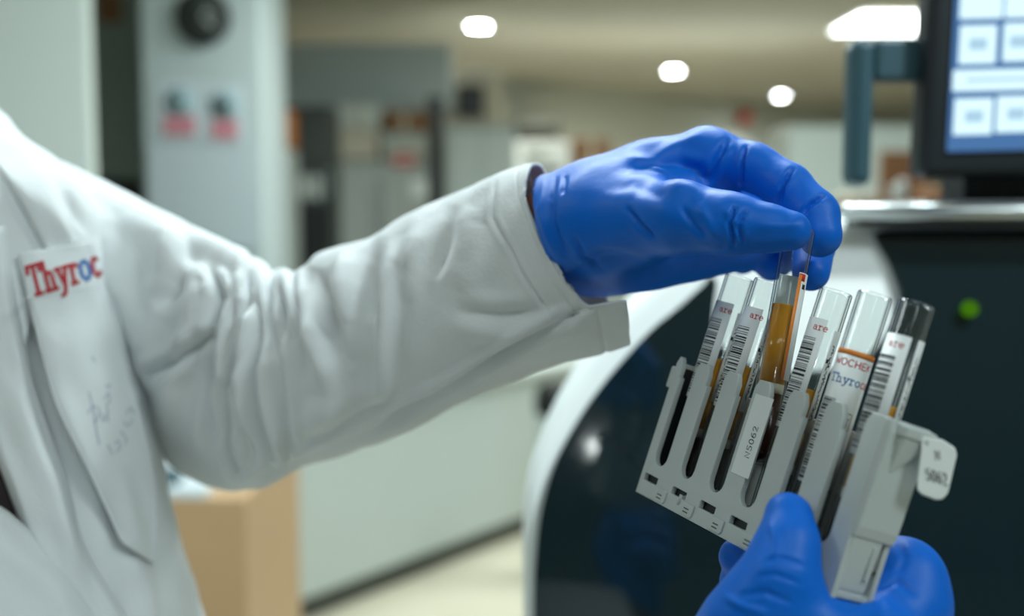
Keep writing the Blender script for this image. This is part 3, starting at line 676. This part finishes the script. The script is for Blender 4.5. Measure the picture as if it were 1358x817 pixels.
# ------------------------------------------------------------------ tubes
def frame_for(a, b):
    ax = (b-a)/np.linalg.norm(b-a); mid = (a+b)/2; tc = CAMN-mid; tc = tc-ax*(tc@ax); tc /= np.linalg.norm(tc)
    rt = np.cross(ax, tc)                                       # to the right as seen from the front
    if (RCN.T@rt)[0] < 0: rt = -rt
    return ax, tc, rt
def surf(name, fmap, a0, a1, v0, v1, m, parent, na=40, nv=2, thick=.00012):
    pts = np.array([[fmap(a, v_)[0] for a in np.linspace(a0, a1, na)] for v_ in np.linspace(v0, v1, nv)])
    return grid_mesh(name, pts, m, parent, thick=thick, offset=0)
RAD = 6.5
def tube(bot, top, label, kind, seed):
    L = np.linalg.norm(top-bot)*1000; ax, tc, rt = frame_for(bot, top)
    rnd = random.Random(seed)
    t = thing('sample_tube', bot, label, 'test tube', 'capless sample tubes in the rack')
    def sph(r, base, n=7): return [(r*math.sin(PI/2*i/n), base+r-r*math.cos(PI/2*i/n)) for i in range(n+1)]
    ro, ri = RAD/1000, (RAD-.9)/1000; Lm = L/1000
    prof = sph(ro, 0)+[(ro, Lm-.001), (ro-.0002, Lm-.0002), (ro-.0005, Lm), (ri+.0002, Lm-.0001), (ri, Lm-.0006)]+sph(ri, .001)[::-1]
    lathe('tube_wall', prof, bot, ax, M['glass'], t, 48)
    lv = kind.get('level', 62)/1000; cl = kind.get('clot', 26)/1000; rl = ri-.00012
    lathe('clot', sph(rl, .0012)+[(rl, cl), (0, cl)], bot, ax, M['clot'], t, 32)
    lathe('gel', [(0, cl), (rl, cl), (rl, cl+.004), (0, cl+.004)], bot, ax, M['gel'], t, 32)
    lathe('serum', [(0, cl+.004), (rl, cl+.004), (rl, lv), (rl-.0004, lv-.0004), (0, lv-.0006)], bot, ax, M['serum'], t, 32)
    def fm(rr):
        def g(a, v_):
            n_ = tc*math.cos(math.radians(a))+rt*math.sin(math.radians(a)); return bot+ax*v_/1000+n_*rr/1000, n_
        return g
    g = fm(RAD+.1); LT = kind['ltop']; LL = kind.get('ll', 45); a0, a1 = kind['main']
    lb = surf('label', g, a0, a1, LT-LL, LT, M['paper'], t, 48)
    g2 = fm(RAD+.22)
    if kind.get('strip'):
        s0, s1 = kind['strip']; sp = surf('label_flap', fm(RAD+.1), s0, s1, LT-LL+1, LT-kind.get('sdrop', 3), M['paper'], t, 16)
        # handwriting running down the flap
        ls = []; v_ = LT-6-kind.get('sdrop', 3); am = (s0+s1)/2-4
        while v_ > LT-38:
            q = [(am+rnd.uniform(-9, 9), v_-j*.55+rnd.uniform(-.5, .5)) for j in range(4)]; ls.append(q); v_ -= rnd.uniform(1.2, 2.6)
        strokes('handwriting', [[(a*RAD*PI/180, b) for a, b in l] for l in ls], .42, lambda a, b: fm(RAD+.2)(a/(RAD*PI/180), b), M['ink'], sp, .4, h=.00002)
        v_ = LT-13-rnd.uniform(0, 3); surf('blot', fm(RAD+.2), s0+2, s0+12, v_-1.6, v_, M['ink'], sp, 5)
    # barcode: bars across the tube, ladder fashion
    b0, b1 = kind['bar']; v_ = LT-kind.get('bdrop', 8); bars = []; n0 = 0
    while v_ > LT-LL+2 and n0 < 46:
        w_ = rnd.choice([.25, .3, .45, .5, .7, .95]); bars.append((v_-w_, v_)); v_ -= w_+rnd.choice([.3, .3, .45, .6, .9]); n0 += 1
    vs, fs = [], []
    for (x0, x1) in bars:
        k0 = len(vs)
        for a in np.linspace(b0, b1, 12): vs += [g2(a, x0)[0], g2(a, x1)[0]]
        fs += [(k0+2*i, k0+2*i+1, k0+2*i+3, k0+2*i+2) for i in range(11)]
    link('barcode', vs, fs, M['ink'], lb)
    K = RAD*PI/180
    def wr(s, a_start, vbase, size, m, wd, xs=1):
        ls, wt = text_lines(s, .12)
        strokes('lettering', [[(a_start*K+a*size*xs, vbase+b*size) for a, b in l] for l in ls], wd, lambda a, b: fm(RAD+.2)(a/K, b), m, lb, .6, h=.00002)
        return a_start+wt*size*xs/K
    if kind['type'] == 'a':
        wr('are', kind.get('txt', -30), LT-4.6, 2.7, M['red'], .34)
    if kind['type'] == 'b':
        surf('orange_band', g2, a0, a1, LT-1.9, LT+.1, M['orange'], lb, 48)
        wr('WOCHEK', -66, LT-6.0, 2.5, M['red'], .42, 1.15)
        e = wr('Thyro', -62, LT-12.6, 3.1, M['blue'], .42, .95); wr('care', e, LT-12.6, 3.1, M['red'], .42, .95)
        ls = [[(28, LT-23), (50, LT-23), (50, LT-29), (28, LT-29), (28, LT-23)], [(33, LT-25), (44, LT-25)], [(38, LT-25), (38, LT-28)]]
        strokes('printed_box', [[(a*K, b) for a, b in l] for l in ls], .25, lambda a, b: fm(RAD+.2)(a/K, b), M['ink'], lb, .6, h=.00002)
    if kind['type'] == 'c':
        surf('orange_band', g2, a0, a0+13, LT-LL, LT-1, M['orange'], lb, 8)
        surf('red_mark', g2, a0+2, a0+30, LT-3.4, LT-.4, M['red'], lb, 8)
        surf('blot', g2, a0+22, a0+38, LT-6.6, LT-4.6, M['ink'], lb, 5)
    return t
def slot_tube(i, label, kind, dv=0): tube(RK(i*22-.5, -9.5, -10.2), RK(i*22-.5, 90.5+dv, -10.2), label, kind, 11+i)
KA = dict(type='a', ltop=87, main=(-95, 12), strip=(38, 85), bar=(-76, -16), txt=-38)
slot_tube(0, 'capless sample tube at the far left end of the rack, red print and barcode', dict(KA))
slot_tube(1, 'capless sample tube second from the left, directly left of the lifted tube', dict(KA, txt=-30, bdrop=9))
slot_tube(3, 'capless sample tube with narrow barcode just right of the lifted amber tube', dict(KA, main=(-110, 5), ltop=87.5, level=60))
slot_tube(4, 'clear sample tube whose low label has an orange top band and blue and red name', dict(type='b', ll=52, ltop=78, main=(-100, 92), bar=(-72, -18), bdrop=19, level=58), dv=1)
slot_tube(5, 'capless sample tube at the right end of the rack nearest the end block', dict(KA, main=(-100, 18), strip=(42, 88), sdrop=0, ltop=87, bar=(-78, -12), txt=-48))
# lifted tube
TB = P(1060.5, 304, .4605); TA = P(1021, 520, .4535); axd = (TA-TB)/np.linalg.norm(TA-TB)
tube(TB+axd*.1, TB, 'tube of amber serum being lifted out of the rack between blue thumb and finger', dict(type='c', ltop=81, main=(28, 225), bar=(120, 150), level=67, clot=30), 5)

# ------------------------------------------------------------------ the person: one body, clothes on it
TOR = [(60, -215, .70, .050, .055), (100, -160, .70, .075, .06), (135, -20, .69, .15, .08), (165, 12, .68, .18, .10), (205, 60, .67, .20, .115), (250, 100, .66, .21, .125), (322, 122, .66, .215, .135), (400, 142, .66, .215, .138),
       (480, 166, .66, .215, .14), (566, 190, .66, .215, .14), (650, 206, .66, .215, .142), (740, 226, .66, .217, .145), (817, 250, .66, .22, .148), (1000, 300, .66, .22, .155), (1300, 340, .66, .23, .165), (1800, 380, .66, .24, .175)]
def torso_pts(nz=260, nt=220, shrink=0.0):
    R_ = catmull(TOR, nz); th = np.linspace(0, 2*PI, nt, endpoint=False); out = np.zeros((nz, nt, 3))
    for i, (py, rx, D, a, b) in enumerate(R_):
        xr = (rx-CX)/F*D; yc = (py-CY)/F*D; a_, b_ = a-shrink, b-shrink
        c_, s_ = np.cos(th), np.sin(th)
        x = xr-a+a_*np.sign(c_)*abs(c_)**.9; z = D-b_*np.sign(s_)*abs(s_)**.9
        out[i] = np.stack([x, -np.full(nt, yc), -z], 1)@RCN.T+CAMN
    return out
def gridnorm(p, cv=True):
    du = np.gradient(p, axis=0); dv = (np.roll(p, -1, 1)-np.roll(p, 1, 1)) if cv else np.gradient(p, axis=1)
    n_ = np.cross(du, dv); return n_/np.maximum(np.linalg.norm(n_, axis=2), 1e-9)[..., None]
def outwardify(p, n_):
    c_ = p.mean(1, keepdims=True); s_ = np.sign(((p-c_)*n_).sum(2)).mean(); return n_*(1 if s_ >= 0 else -1)
def cloth_noise(p, sc, amp, seedv=0):
    q = p.reshape(-1, 3); return np.array([noise.noise(Vector((a*sc+seedv, b*sc, c_*sc))) for a, b, c_ in q]).reshape(p.shape[:2])*amp
# body (skin and inner clothing volume)
SH = P(20, 340, .745); EL = P(345, 490, .70); WR = P(735, 318, .557)
SHR = P(-640, 300, .72); ELR = P(-250, 1080, .55); WRR = P(1000, 1180, .42)
TW = lambda px, py, d: P(px, py, d)
body = []
def cap(a, b, ra, rb, k=.03): body.append((np.array(a), np.array(b), ra, rb, k))
ctr = P(-350, 450, .66); cz = lambda z, dx=0, dy=0: np.array([ctr[0]+dx, ctr[1]+dy, z])
cap(cz(1.30, -.08), cz(1.30, .08), .085, .085); cap(cz(1.12, -.07), cz(1.12, .07), .085, .085); cap(cz(.95, -.07), cz(.95, .07), .09, .09); cap(cz(1.0), cz(1.3), .1, .1)
cap(cz(1.34, -.10), cz(1.44), .05, .05); cap(cz(1.34, .10), cz(1.44), .05, .05); cap(cz(1.4), cz(1.52, 0, -.015), .052, .05)
cap(cz(1.60, 0, -.03), cz(1.66, 0, -.02), .066, .08, .02); cap(cz(1.555, 0, -.06), cz(1.60, 0, -.05), .035, .06, .02)
cap(cz(1.625, 0, -.115), cz(1.605, 0, -.122), .008, .012, .01); cap(cz(1.62, -.078, -.02), cz(1.60, -.078, -.02), .014, .01, .008); cap(cz(1.62, .078, -.02), cz(1.60, .078, -.02), .014, .01, .008)
cap(cz(1.568, -.018, -.103), cz(1.568, .018, -.103), .007, .007, .008)
for s_ in (-1, 1):
    cap(cz(.93, .09*s_), cz(.50, .095*s_), .085, .055); cap(cz(.50, .095*s_), cz(.09, .10*s_), .052, .036); cap(cz(.05, .10*s_, .02), cz(.035, .105*s_, -.13), .04, .03)
cap(SH, EL, .052, .042); cap(EL, WR, .038, .025); cap(WR, P(775, 312, .545), .025, .025, .01)
cap(SHR, ELR, .052, .042); cap(ELR, WRR, .040, .028); cap(WRR, P(1050, 1060, .41), .027, .027, .01)
bv, bf = sdf_mesh(body, .0085); bv = relax(bv, bf, 2)
person = link('person', bv, bf, M['skin'])
tag(person, 'person in a white lab coat and blue gloves lifting a sample tube from a rack', 'person')
def pchild(name, v, f, m): return link(name, v, f, m, person)
# trousers, shoes, hair
def scaled(lst, g, h, cut=None):
    v, f = sdf_mesh([(a, b, ra+g, rb+g, k) for a, b, ra, rb, k in lst], h, cut); return relax(v, f, 2), f
legs = [b_ for b_ in body if max(b_[0][2], b_[1][2]) < .96 and max(b_[2], b_[3]) >= .05 and abs(b_[0][0]-ctr[0]) < .2]
v, f = scaled(legs+[(cz(.93, .09), cz(.93, -.09), .085, .085, .03), (cz(.3, .098), cz(.07, .10), .052, .045, .03), (cz(.3, -.098), cz(.07, -.10), .052, .045, .03)], .012, .01); pchild('trousers', v, f, M['dark'])
for s_ in (-1, 1):
    v, f = sdf_mesh([(cz(.055, .10*s_, .03), cz(.045, .105*s_, -.15), .052, .042, .02)], .007, [(cz(0.0), np.array([0, 0, -1.]))]); pchild('shoe', relax(v, f, 1), f, M['black'])
v, f = sdf_mesh([(cz(1.665, 0, 0.0), cz(1.60, 0, .03), .093, .075, .02)], .007, [(cz(1.63, 0, -.045), np.array([0, -1., -.35])/1.06)]); pchild('hair', relax(v, f, 2), f, M['black'])

# lab coat body
tp = torso_pts(); nn = outwardify(tp, gridnorm(tp))
tq, _ = proj(tp.reshape(-1, 3))
TF = [
 ([(62, 205), (85, 255), (110, 310)], -.0035, 7), ([(0, 232), (25, 275), (56, 332)], -.003, 6),
 ([(105, 225), (112, 270), (128, 320)], -.004, 12), ([(40, 250), (70, 290), (90, 320)], .003, 12),
 ([(0, 425), (12, 470), (22, 505)], -.003, 4), ([(40, 430), (60, 540), (98, 640), (118, 760), (135, 840)], -.005, 12),
 ([(15, 500), (40, 600), (75, 700), (105, 790)], .005, 18), ([(60, 690), (85, 750), (110, 817)], -.004, 10),
 ([(178, 620), (205, 700), (235, 800)], -.004, 10), ([(160, 720), (190, 790), (205, 850)], .005, 14),
 ([(0, 750), (40, 790), (70, 830)], -.004, 12), ([(-20, 560), (15, 640), (50, 700)], .003, 12)]
disp = folds(tp.reshape(-1, 3), nn.reshape(-1, 3), TF).reshape(tp.shape[:2])
tp2 = tp+nn*(disp+cloth_noise(tp, 14, .004)+cloth_noise(tp, 45, .0012, 5))[..., None]
coat = grid_mesh('lab_coat', tp2, M['coat'], person, cv=True)
a_, b_ = tp2.shape[:2]
fc = [(i*b_+j, (i+1)*b_+j, (i+1)*b_+(j+1) % b_, i*b_+(j+1) % b_) for i in range(a_-1) for j in range(b_)]
TBVH = BVHTree.FromPolygons([tuple(x) for x in tp2.reshape(-1, 3)], fc)
def hit(px, py, bvh, lim=None):
    for k in range(60):
        r = bvh.ray_cast(Vector(CAMN), Vector(ray(px-k*2.0, py)))
        if r[0] is not None: return float((RCN.T@(np.array(r[0])-CAMN))[2]*-1)+k*.0006
    return .56
def cpatch(name, left, right, m, nu=24, nv=60, off=.004, thick=.0016, bvh=None, parent=None, ease=0):
    Lp, Rp = catmull(left, nv), catmull(right, nv); pts = np.zeros((nv, nu, 3))
    dep = np.zeros((nv, nu))
    for i in range(nv):
        for j in range(nu):
            t_ = j/(nu-1); q = Lp[i]*(1-t_)+Rp[i]*t_; dep[i, j] = hit(q[0], q[1], bvh or TBVH)
    for _ in range(6):
        dp = np.pad(dep, 1, mode='edge'); dep = (dp[1:-1, 1:-1]*2+dp[:-2, 1:-1]+dp[2:, 1:-1]+dp[1:-1, :-2]+dp[1:-1, 2:])/6
    for i in range(nv):
        for j in range(nu):
            t_ = j/(nu-1); q = Lp[i]*(1-t_)+Rp[i]*t_; e = min(1, 6*min(t_, 1-t_)+ease)
            pts[i, j] = P(q[0], q[1], dep[i, j]-off*(.45+.55*e))
    o = grid_mesh(name, pts, m, parent or coat, thick=thick, offset=-1)
    ff = [(i*nu+j, (i+1)*nu+j, (i+1)*nu+j+1, i*nu+j+1) for i in range(nv-1) for j in range(nu-1)]
    return o, BVHTree.FromPolygons([tuple(x) for x in pts.reshape(-1, 3)], ff)
# dark shirt showing in the opening, coat front edge and overlapping lower front
cpatch('inner_shirt', [(-90, 560), (-70, 620), (-60, 700), (-50, 760)], [(-10, 560), (12, 640), (45, 715), (70, 770)], M['dark'], off=.004)
pl, PB = cpatch('front_placket', [(-70, 300), (-45, 450), (-18, 570), (4, 635), (36, 714), (80, 772), (130, 832), (170, 900)], [(8, 300), (30, 450), (62, 560), (90, 640), (110, 720), (150, 790), (190, 850), (230, 920)], M['coat'], off=.010)
lf, _ = cpatch('lower_front', [(-160, 560), (-60, 655), (0, 674), (60, 728), (105, 785), (150, 850), (200, 930)], [(-180, 900), (-120, 930), (-60, 950), (0, 970), (40, 980), (100, 990), (180, 1000)], M['coat'], off=.014, nv=80)
lap, LB = cpatch('lapel', [(-110, 60), (-60, 140), (0, 236), (30, 286), (58, 336)], [(-60, 70), (0, 146), (38, 190), (72, 252), (105, 320)], M['coat'], off=.009, thick=.002)
lap2, _ = cpatch('under_lapel', [(-120, 150), (-60, 230), (-10, 330), (20, 420), (30, 470)], [(-30, 150), (0, 200), (28, 255), (52, 310), (60, 345)], M['coat'], off=.005, thick=.0015)
pk, KB = cpatch('chest_pocket', [(24, 336), (36, 390), (52, 460), (75, 540), (116, 622), (160, 716)], [(122, 320), (136, 372), (163, 470), (192, 566), (208, 650), (206, 748)], M['coat'], off=.012, thick=.0016, nu=30, nv=80, ease=1)
def onpocket(px, py):
    d_ = hit(px, py, KB); return P(px, py, d_), -ray(px, py)
# seam lines
for ln in ([(29, 347), (75, 339), (121, 331)], [(31, 352), (75, 344), (122, 336)]):
    pass
strokes('pocket_hem', [[tuple(q) for q in catmull([(30, 396), (80, 390), (136, 380)], 20)]], 1.0, onpocket, M['seam'], pk, h=.0003)
strokes('pocket_stitching', [[tuple(q) for q in catmull([(30, 346), (42, 395), (58, 462), (82, 540), (122, 618), (162, 706)], 40)]], .9, onpocket, M['seam'], pk, h=.0003)
def embroider(s, x0, y0, xs, m):
    ls, wt = text_lines(s, .1)
    strokes('embroidery', [[(x0+a*xs*.955-b*9.5, y0-a*xs*.29-b*37) for a, b in l] for l in ls], 5.2, onpocket, m, pk, 3, h=.0006)
    return x0+wt*xs*.955, y0-wt*xs*.29
x, y = embroider('Thyr', 44, 392, 21.3, M['redthread']); x, y = embroider('o', x, y, 21.3, M['bluethread']); embroider('c', x, y, 17, M['redthread'])
hw = [[(118, 520), (124, 545), (128, 572), (132, 590)], [(116, 548), (124, 538), (132, 542), (130, 556), (124, 560)], [(134, 548), (137, 560), (142, 548), (144, 560)], [(138, 530), (144, 520), (146, 532), (141, 538), (144, 548)],
      [(143, 590), (150, 604), (146, 596)], [(152, 588), (158, 584), (160, 594), (154, 600)], [(164, 560), (170, 566), (176, 556)], [(168, 548), (173, 540), (178, 548)], [(122, 473), (126, 480)], [(160, 572), (168, 582), (166, 590)], [(140, 512), (146, 510), (144, 516)]]
strokes('handwriting', hw, .9, onpocket, M['blueink'], pk, 3, h=.0003)

# left sleeve
SL = [(10, 226, 50, 520, .76, .066), (70, 212, 120, 560, .755, .074), (130, 240, 195, 590, .745, .08), (200, 272, 245, 622, .73, .08), (290, 320, 298, 645, .71, .08), (345, 353, 338, 645, .69, .078),
      (375, 362, 362, 636, .68, .078), (405, 357, 398, 618, .67, .078), (422, 341, 425, 608, .66, .078), (445, 331, 470, 592, .65, .076), (520, 300, 545, 560, .63, .072), (600, 258, 640, 515, .605, .068), (655, 236, 730, 484, .58, .062), (690, 226, 795, 466, .565, .056), (712, 221, 828, 455, .555, .054)]
ns, na = 380, 230
R_ = catmull(SL, ns); th = np.linspace(0, 2*PI, na, endpoint=False); sp = np.zeros((ns, na, 3))
for i, (tx, ty, bx, by, D, rd) in enumerate(R_):
    T_, B_ = P(tx, ty, D), P(bx, by, D); c_ = (T_+B_)/2; U_ = (T_-B_)/2; W_ = -ray((tx+bx)/2, (ty+by)/2)
    cs, sn = np.cos(th), np.sin(th)
    sp[i] = c_+np.outer(cs, U_)+np.outer(sn*rd, W_)
# rim: near side pulled back, notch, long flap below (theta 0 = top, 90 = near, 180 = bottom)
axd = sp[-1].mean(0)-sp[-60].mean(0); axd /= np.linalg.norm(axd)
deg = np.degrees(th); key = [(0, 0), (20, -14), (45, -40), (75, -45), (100, -40), (116, -29), (119, -22), (121, 32), (150, 14), (180, 6), (270, 8), (345, 6), (360, 0)]
dl = np.interp(deg, [k_[0] for k_ in key], [k_[1] for k_ in key])/F*.54
wgt = np.clip((np.arange(ns)-(ns-75))/74., 0, 1)**1.3
sp = sp+wgt[:, None, None]*dl[None, :, None]*axd
sn_ = outwardify(sp, gridnorm(sp))
SF = [
 ([(330, 340), (330, 400), (322, 450), (310, 515), (314, 605), (318, 640)], -.013, 6), ([(318, 380), (312, 430), (300, 500), (298, 580)], -.007, 4.5), ([(342, 370), (338, 430), (326, 500), (328, 560), (336, 610)], -.008, 4.5), ([(362, 352), (356, 385), (357, 430), (362, 480)], -.006, 5), ([(280, 360), (290, 380), (292, 400)], -.005, 5), ([(300, 430), (270, 452), (240, 470)], -.005, 4), ([(375, 350), (380, 380), (390, 420), (392, 450)], .005, 7), ([(352, 356), (345, 420), (342, 500), (352, 590), (362, 630)], -.007, 9),
 ([(300, 380), (296, 440), (284, 520), (282, 600)], -.007, 8), ([(288, 440), (262, 462), (228, 484), (195, 500)], -.006, 8), ([(372, 380), (368, 460), (376, 560), (385, 620)], -.005, 8),
 ([(336, 380), (333, 440), (330, 520), (330, 600)], .006, 6), ([(304, 400), (302, 470), (296, 560)], .005, 6), ([(270, 380), (262, 430), (235, 500), (225, 570)], .005, 14),
 ([(245, 330), (235, 385), (205, 405)], -.005, 12), ([(215, 300), (228, 340), (240, 372)], .006, 14), ([(165, 300), (185, 360), (180, 420)], -.004, 14), ([(150, 430), (165, 500), (200, 560)], -.006, 16),
 ([(400, 362), (408, 400), (425, 450), (440, 500)], .006, 12), ([(418, 356), (430, 400), (438, 440), (440, 480)], -.005, 10), ([(455, 330), (460, 380), (468, 430)], .004, 12),
 ([(500, 310), (490, 370), (486, 430)], -.004, 14), ([(520, 320), (515, 400), (508, 480), (505, 530)], .004, 10), ([(600, 270), (585, 330), (570, 370)], -.0035, 14), ([(640, 300), (632, 350), (615, 385)], .002, 16),
 ([(560, 290), (545, 350), (540, 400)], .003, 14), ([(610, 410), (660, 420), (715, 415)], -.002, 9), ([(600, 430), (680, 440), (760, 425)], .0015, 12),
 ([(325, 642), (400, 612), (480, 577), (600, 508), (690, 452), (772, 412)], -.006, 6), ([(380, 600), (470, 560), (560, 520)], -.003, 14),
 ([(660, 240), (655, 290), (690, 360), (735, 425)], -.0009, 3), ([(250, 300), (300, 335), (340, 352)], .004, 12), ([(100, 250), (120, 330), (150, 400)], .005, 18), ([(420, 470), (440, 520), (420, 580)], .003, 18)]
ds = folds(sp.reshape(-1, 3), sn_.reshape(-1, 3), SF, .45, .4).reshape(sp.shape[:2])*1.25
ds += cloth_noise(sp, 22, .0035, 3)*(1-.6*wgt[:, None])+cloth_noise(sp, 70, .0007, 9)
hem = np.exp(-((np.arange(ns)-(ns-26))/2.0)**2)*-.0009
sp = sp+sn_*(ds+hem[:, None])[..., None]
slv = grid_mesh('left_sleeve', sp, M['coat'], coat, cv=True, thick=.0013, offset=-1)
# right sleeve (mostly below the frame)
pts_ = [(SHR, .085), ((SHR+ELR)/2, .078), (ELR, .07), ((ELR+WRR)/2, .06), (WRR, .046)]
v, f = sdf_mesh([(np.array(pts_[i][0]), np.array(pts_[i+1][0]), pts_[i][1], pts_[i+1][1], .03) for i in range(4)], .01, [(WRR, (WRR-ELR)/np.linalg.norm(WRR-ELR))]); link('right_sleeve', relax(v, f, 2), f, M['coat'], coat)

# ------------------------------------------------------------------ gloved hands
gl = []
gl += chain([(722, 283, .542, 50), (800, 268, .532, 55), (865, 240, .526, 48), (930, 214, .520, 40)], .012)
gl += chain([(742, 343, .546, 49), (800, 325, .540, 60), (870, 308, .535, 66), (940, 300, .535, 58), (990, 312, .535, 45)], .014)
gl += chain([(735, 310, .53, 58), (800, 295, .515, 62), (850, 290, .500, 52)], .014)
gl += chain([(850, 292, .495, 50), (905, 290, .475, 44), (965, 296, .4615, 36), (982, 299, .459, 33)], .010)          # thumb base
gl += chain([(982, 299, .459, 33), (1018, 303, .4545, 31), (1048, 306, .4505, 27)], .004)
gl += chain([(900, 262, .52, 36), (950, 215, .51, 30)], .014)
gl += chain([(936, 206, .518, 35), (998, 221, .503, 30), (1045, 249, .490, 31)], .005)                               # index
gl += chain([(1045, 249, .490, 31), (1080, 284, .480, 31), (1087, 312, .4755, 29)], .003)
gl += chain([(930, 232, .548, 38), (1002, 242, .546, 31), (1050, 272, .530, 29)], .004)                              # middle
gl += chain([(1050, 272, .530, 29), (1080, 322, .508, 27), (1075, 362, .494, 25)], .003)
gl += chain([(915, 255, .572, 36), (988, 268, .572, 29), (1034, 300, .556, 27), (1046, 330, .540, 25), (1024, 350, .532, 23)], .003)
gl += chain([(890, 275, .592, 33), (960, 292, .594, 26), (1002, 318, .584, 24), (985, 342, .572, 22)], .003)
c_t, c_b, c_n = P(714, 230, .54), P(772, 397, .54), P(699, 285, .505)
pn = np.cross(c_b-c_t, c_n-c_t); pn /= np.linalg.norm(pn)
if (RCN.T@pn)[0] > 0: pn = -pn
v, f = sdf_mesh(gl, .0012, [(c_t, pn)]); v = relax(v, f, 3)
vn = vnorm(v, f); q_, _z = proj(v)
v[:] = v
GF = [([(738, 232), (732, 262), (736, 300), (752, 345)], -.0012, 5), ([(722, 238), (716, 280), (728, 318), (752, 362)], .0012, 5), ([(750, 232), (746, 258)], -.0012, 5), ([(760, 312), (775, 345), (800, 358)], -.0012, 6),
      ([(832, 275), (850, 300), (870, 318)], -.0016, 6), ([(905, 275), (922, 300), (935, 315)], -.001, 7), ([(925, 270), (940, 295), (946, 315)], .0009, 6),
      ([(975, 272), (968, 295), (974, 330)], -.0022, 4), ([(990, 276), (979, 300), (986, 325)], -.0018, 4), ([(961, 275), (975, 300)], .0008, 4),
      ([(990, 190), (984, 215), (984, 255)], -.0020, 4), ([(966, 182), (950, 215), (938, 245)], -.002, 7), ([(1052, 222), (1038, 245), (1033, 272)], -.0022, 4.5), ([(1095, 258), (1075, 270), (1064, 284)], -.0020, 4),
      ([(780, 212), (850, 216), (885, 238), (935, 254)], .0022, 12), ([(860, 215), (900, 190), (935, 178)], .0014, 9), ([(800, 250), (840, 240), (880, 262)], -.001, 16), ([(740, 370), (800, 340), (860, 345)], -.0014, 12), ([(1000, 300), (1040, 300), (1060, 296)], .0006, 6),
      ([(830, 225), (870, 222), (900, 215)], -.0008, 8), ([(895, 215), (925, 225), (940, 245)], -.002, 12)]
v = v+vn*(folds(v, vn, [(l, a*1.35 if a < 0 else a, w_*.6 if a < 0 else w_) for l, a, w_ in GF], .12)+np.array([noise.noise(Vector(tuple(x*60))) for x in v])*.0005)[:, None]
o = pchild('lifting_glove', v, f, M['glove']); o['label'] = 'blue glove pinching the lifted tube'
# rolled bead of the glove's cuff
cen = v[np.abs((v-c_t)@pn) < .0012]
# lower hand
def W(px, py, w_, r): d_ = rinv(px, py, w_); return (px, py, d_, r)
g2 = []
g2 += chain([W(1046, 686, 9.5, 33), W(1046, 715, 10.5, 37), W(1034, 765, 12, 42)], .004)                               # thumb
g2 += chain([W(1034, 765, 12, 42), W(1000, 830, 13, 58), (985, 900, .40, 78)], .012)
g2 += chain([W(1098, 842, -4, 36), (1150, 865, .385, 60), (1120, 940, .39, 85)], .016)
g2 += chain([(985, 900, .40, 78), (1040, 985, .405, 95), (1055, 1080, .41, 88), (1030, 1150, .415, 84)], .02)
g2 += chain([(1120, 940, .39, 95), (1060, 1000, .40, 95)], .02)
g2 += chain([(1160, 900, .40, 75), (1196, 800, .402, 55), (1198, 764, .405, 50)], .012)                                # index knuckle mass
g2 += chain([(1198, 764, .405, 48), (1165, 738, .425, 32), (1090, 735, .450, 28), (1005, 738, .470, 26), (978, 739, .476, 25)], .004)
g2 += chain([(1180, 850, .42, 55), (1130, 800, .445, 34), (1050, 775, .468, 27), (978, 770, .480, 23)], .004)
g2 += chain([(1150, 920, .44, 50), (1110, 860, .465, 30), (1040, 830, .48, 26), (990, 832, .485, 22)], .004)
v, f = sdf_mesh(g2, .0012, [(P(1035, 1140, .415), np.array([.1, .2, -1.])/1.03)]); v = relax(v, f, 3); vn = vnorm(v, f)
# keep the fingers outside the plastic they hold
GF2 = [([(1015, 745), (1035, 740), (1070, 752)], -.0010, 5), ([(1005, 765), (1030, 762), (1062, 775)], -.0010, 5), ([(985, 790), (1015, 785), (1050, 800)], -.0012, 6), ([(1150, 790), (1190, 770), (1215, 790)], -.0012, 7), ([(1130, 810), (1170, 795), (1190, 817)], .0012, 8), ([(1190, 715), (1200, 740), (1190, 765)], -.001, 8), ([(960, 790), (985, 805), (1020, 815)], .001, 8), ([(1020, 690), (1030, 720), (1028, 750)], .0006, 8)]
v = v+vn*(.4*folds(v, vn, [(l, a*2, w_*.55) for l, a, w_ in GF2], .12)+np.array([noise.noise(Vector(tuple(x*60))) for x in v])*.0005)[:, None]
rc = ((v-CAMN)@RCN); rc = np.stack([rc[:, 0], -rc[:, 1], -rc[:, 2]], 1); uvw = (rc-RT)@RR*1000
u_, v__, w__ = uvw[:, 0], uvw[:, 1], uvw[:, 2]
ins = (u_ < 125) & (v__ > -16.3) & (v__ < 48) & (w__ < .3) & (w__ > -19.3)
df = np.where(ins, .3-w__, 1e9); dbk = np.where(ins, w__+19.3, 1e9); dbt = np.where(ins, v__+16.3, 1e9); de = np.where(ins, 125-u_, 1e9)
mn = np.minimum(np.minimum(df, dbk), np.minimum(dbt, de))
w__ = np.where(ins & (mn == df), .3, np.where(ins & (mn == dbk), -19.3, w__)); v__ = np.where(ins & (mn == dbt), -16.3, v__); u_ = np.where(ins & (mn == de), 125, u_)
rc = (np.stack([u_, v__, w__], 1)/1000)@RR.T+RT; v = np.stack([rc[:, 0], -rc[:, 1], -rc[:, 2]], 1)@RCN.T+CAMN
o = pchild('holding_glove', v, f, M['glove']); o['label'] = 'blue glove gripping the rack from below'
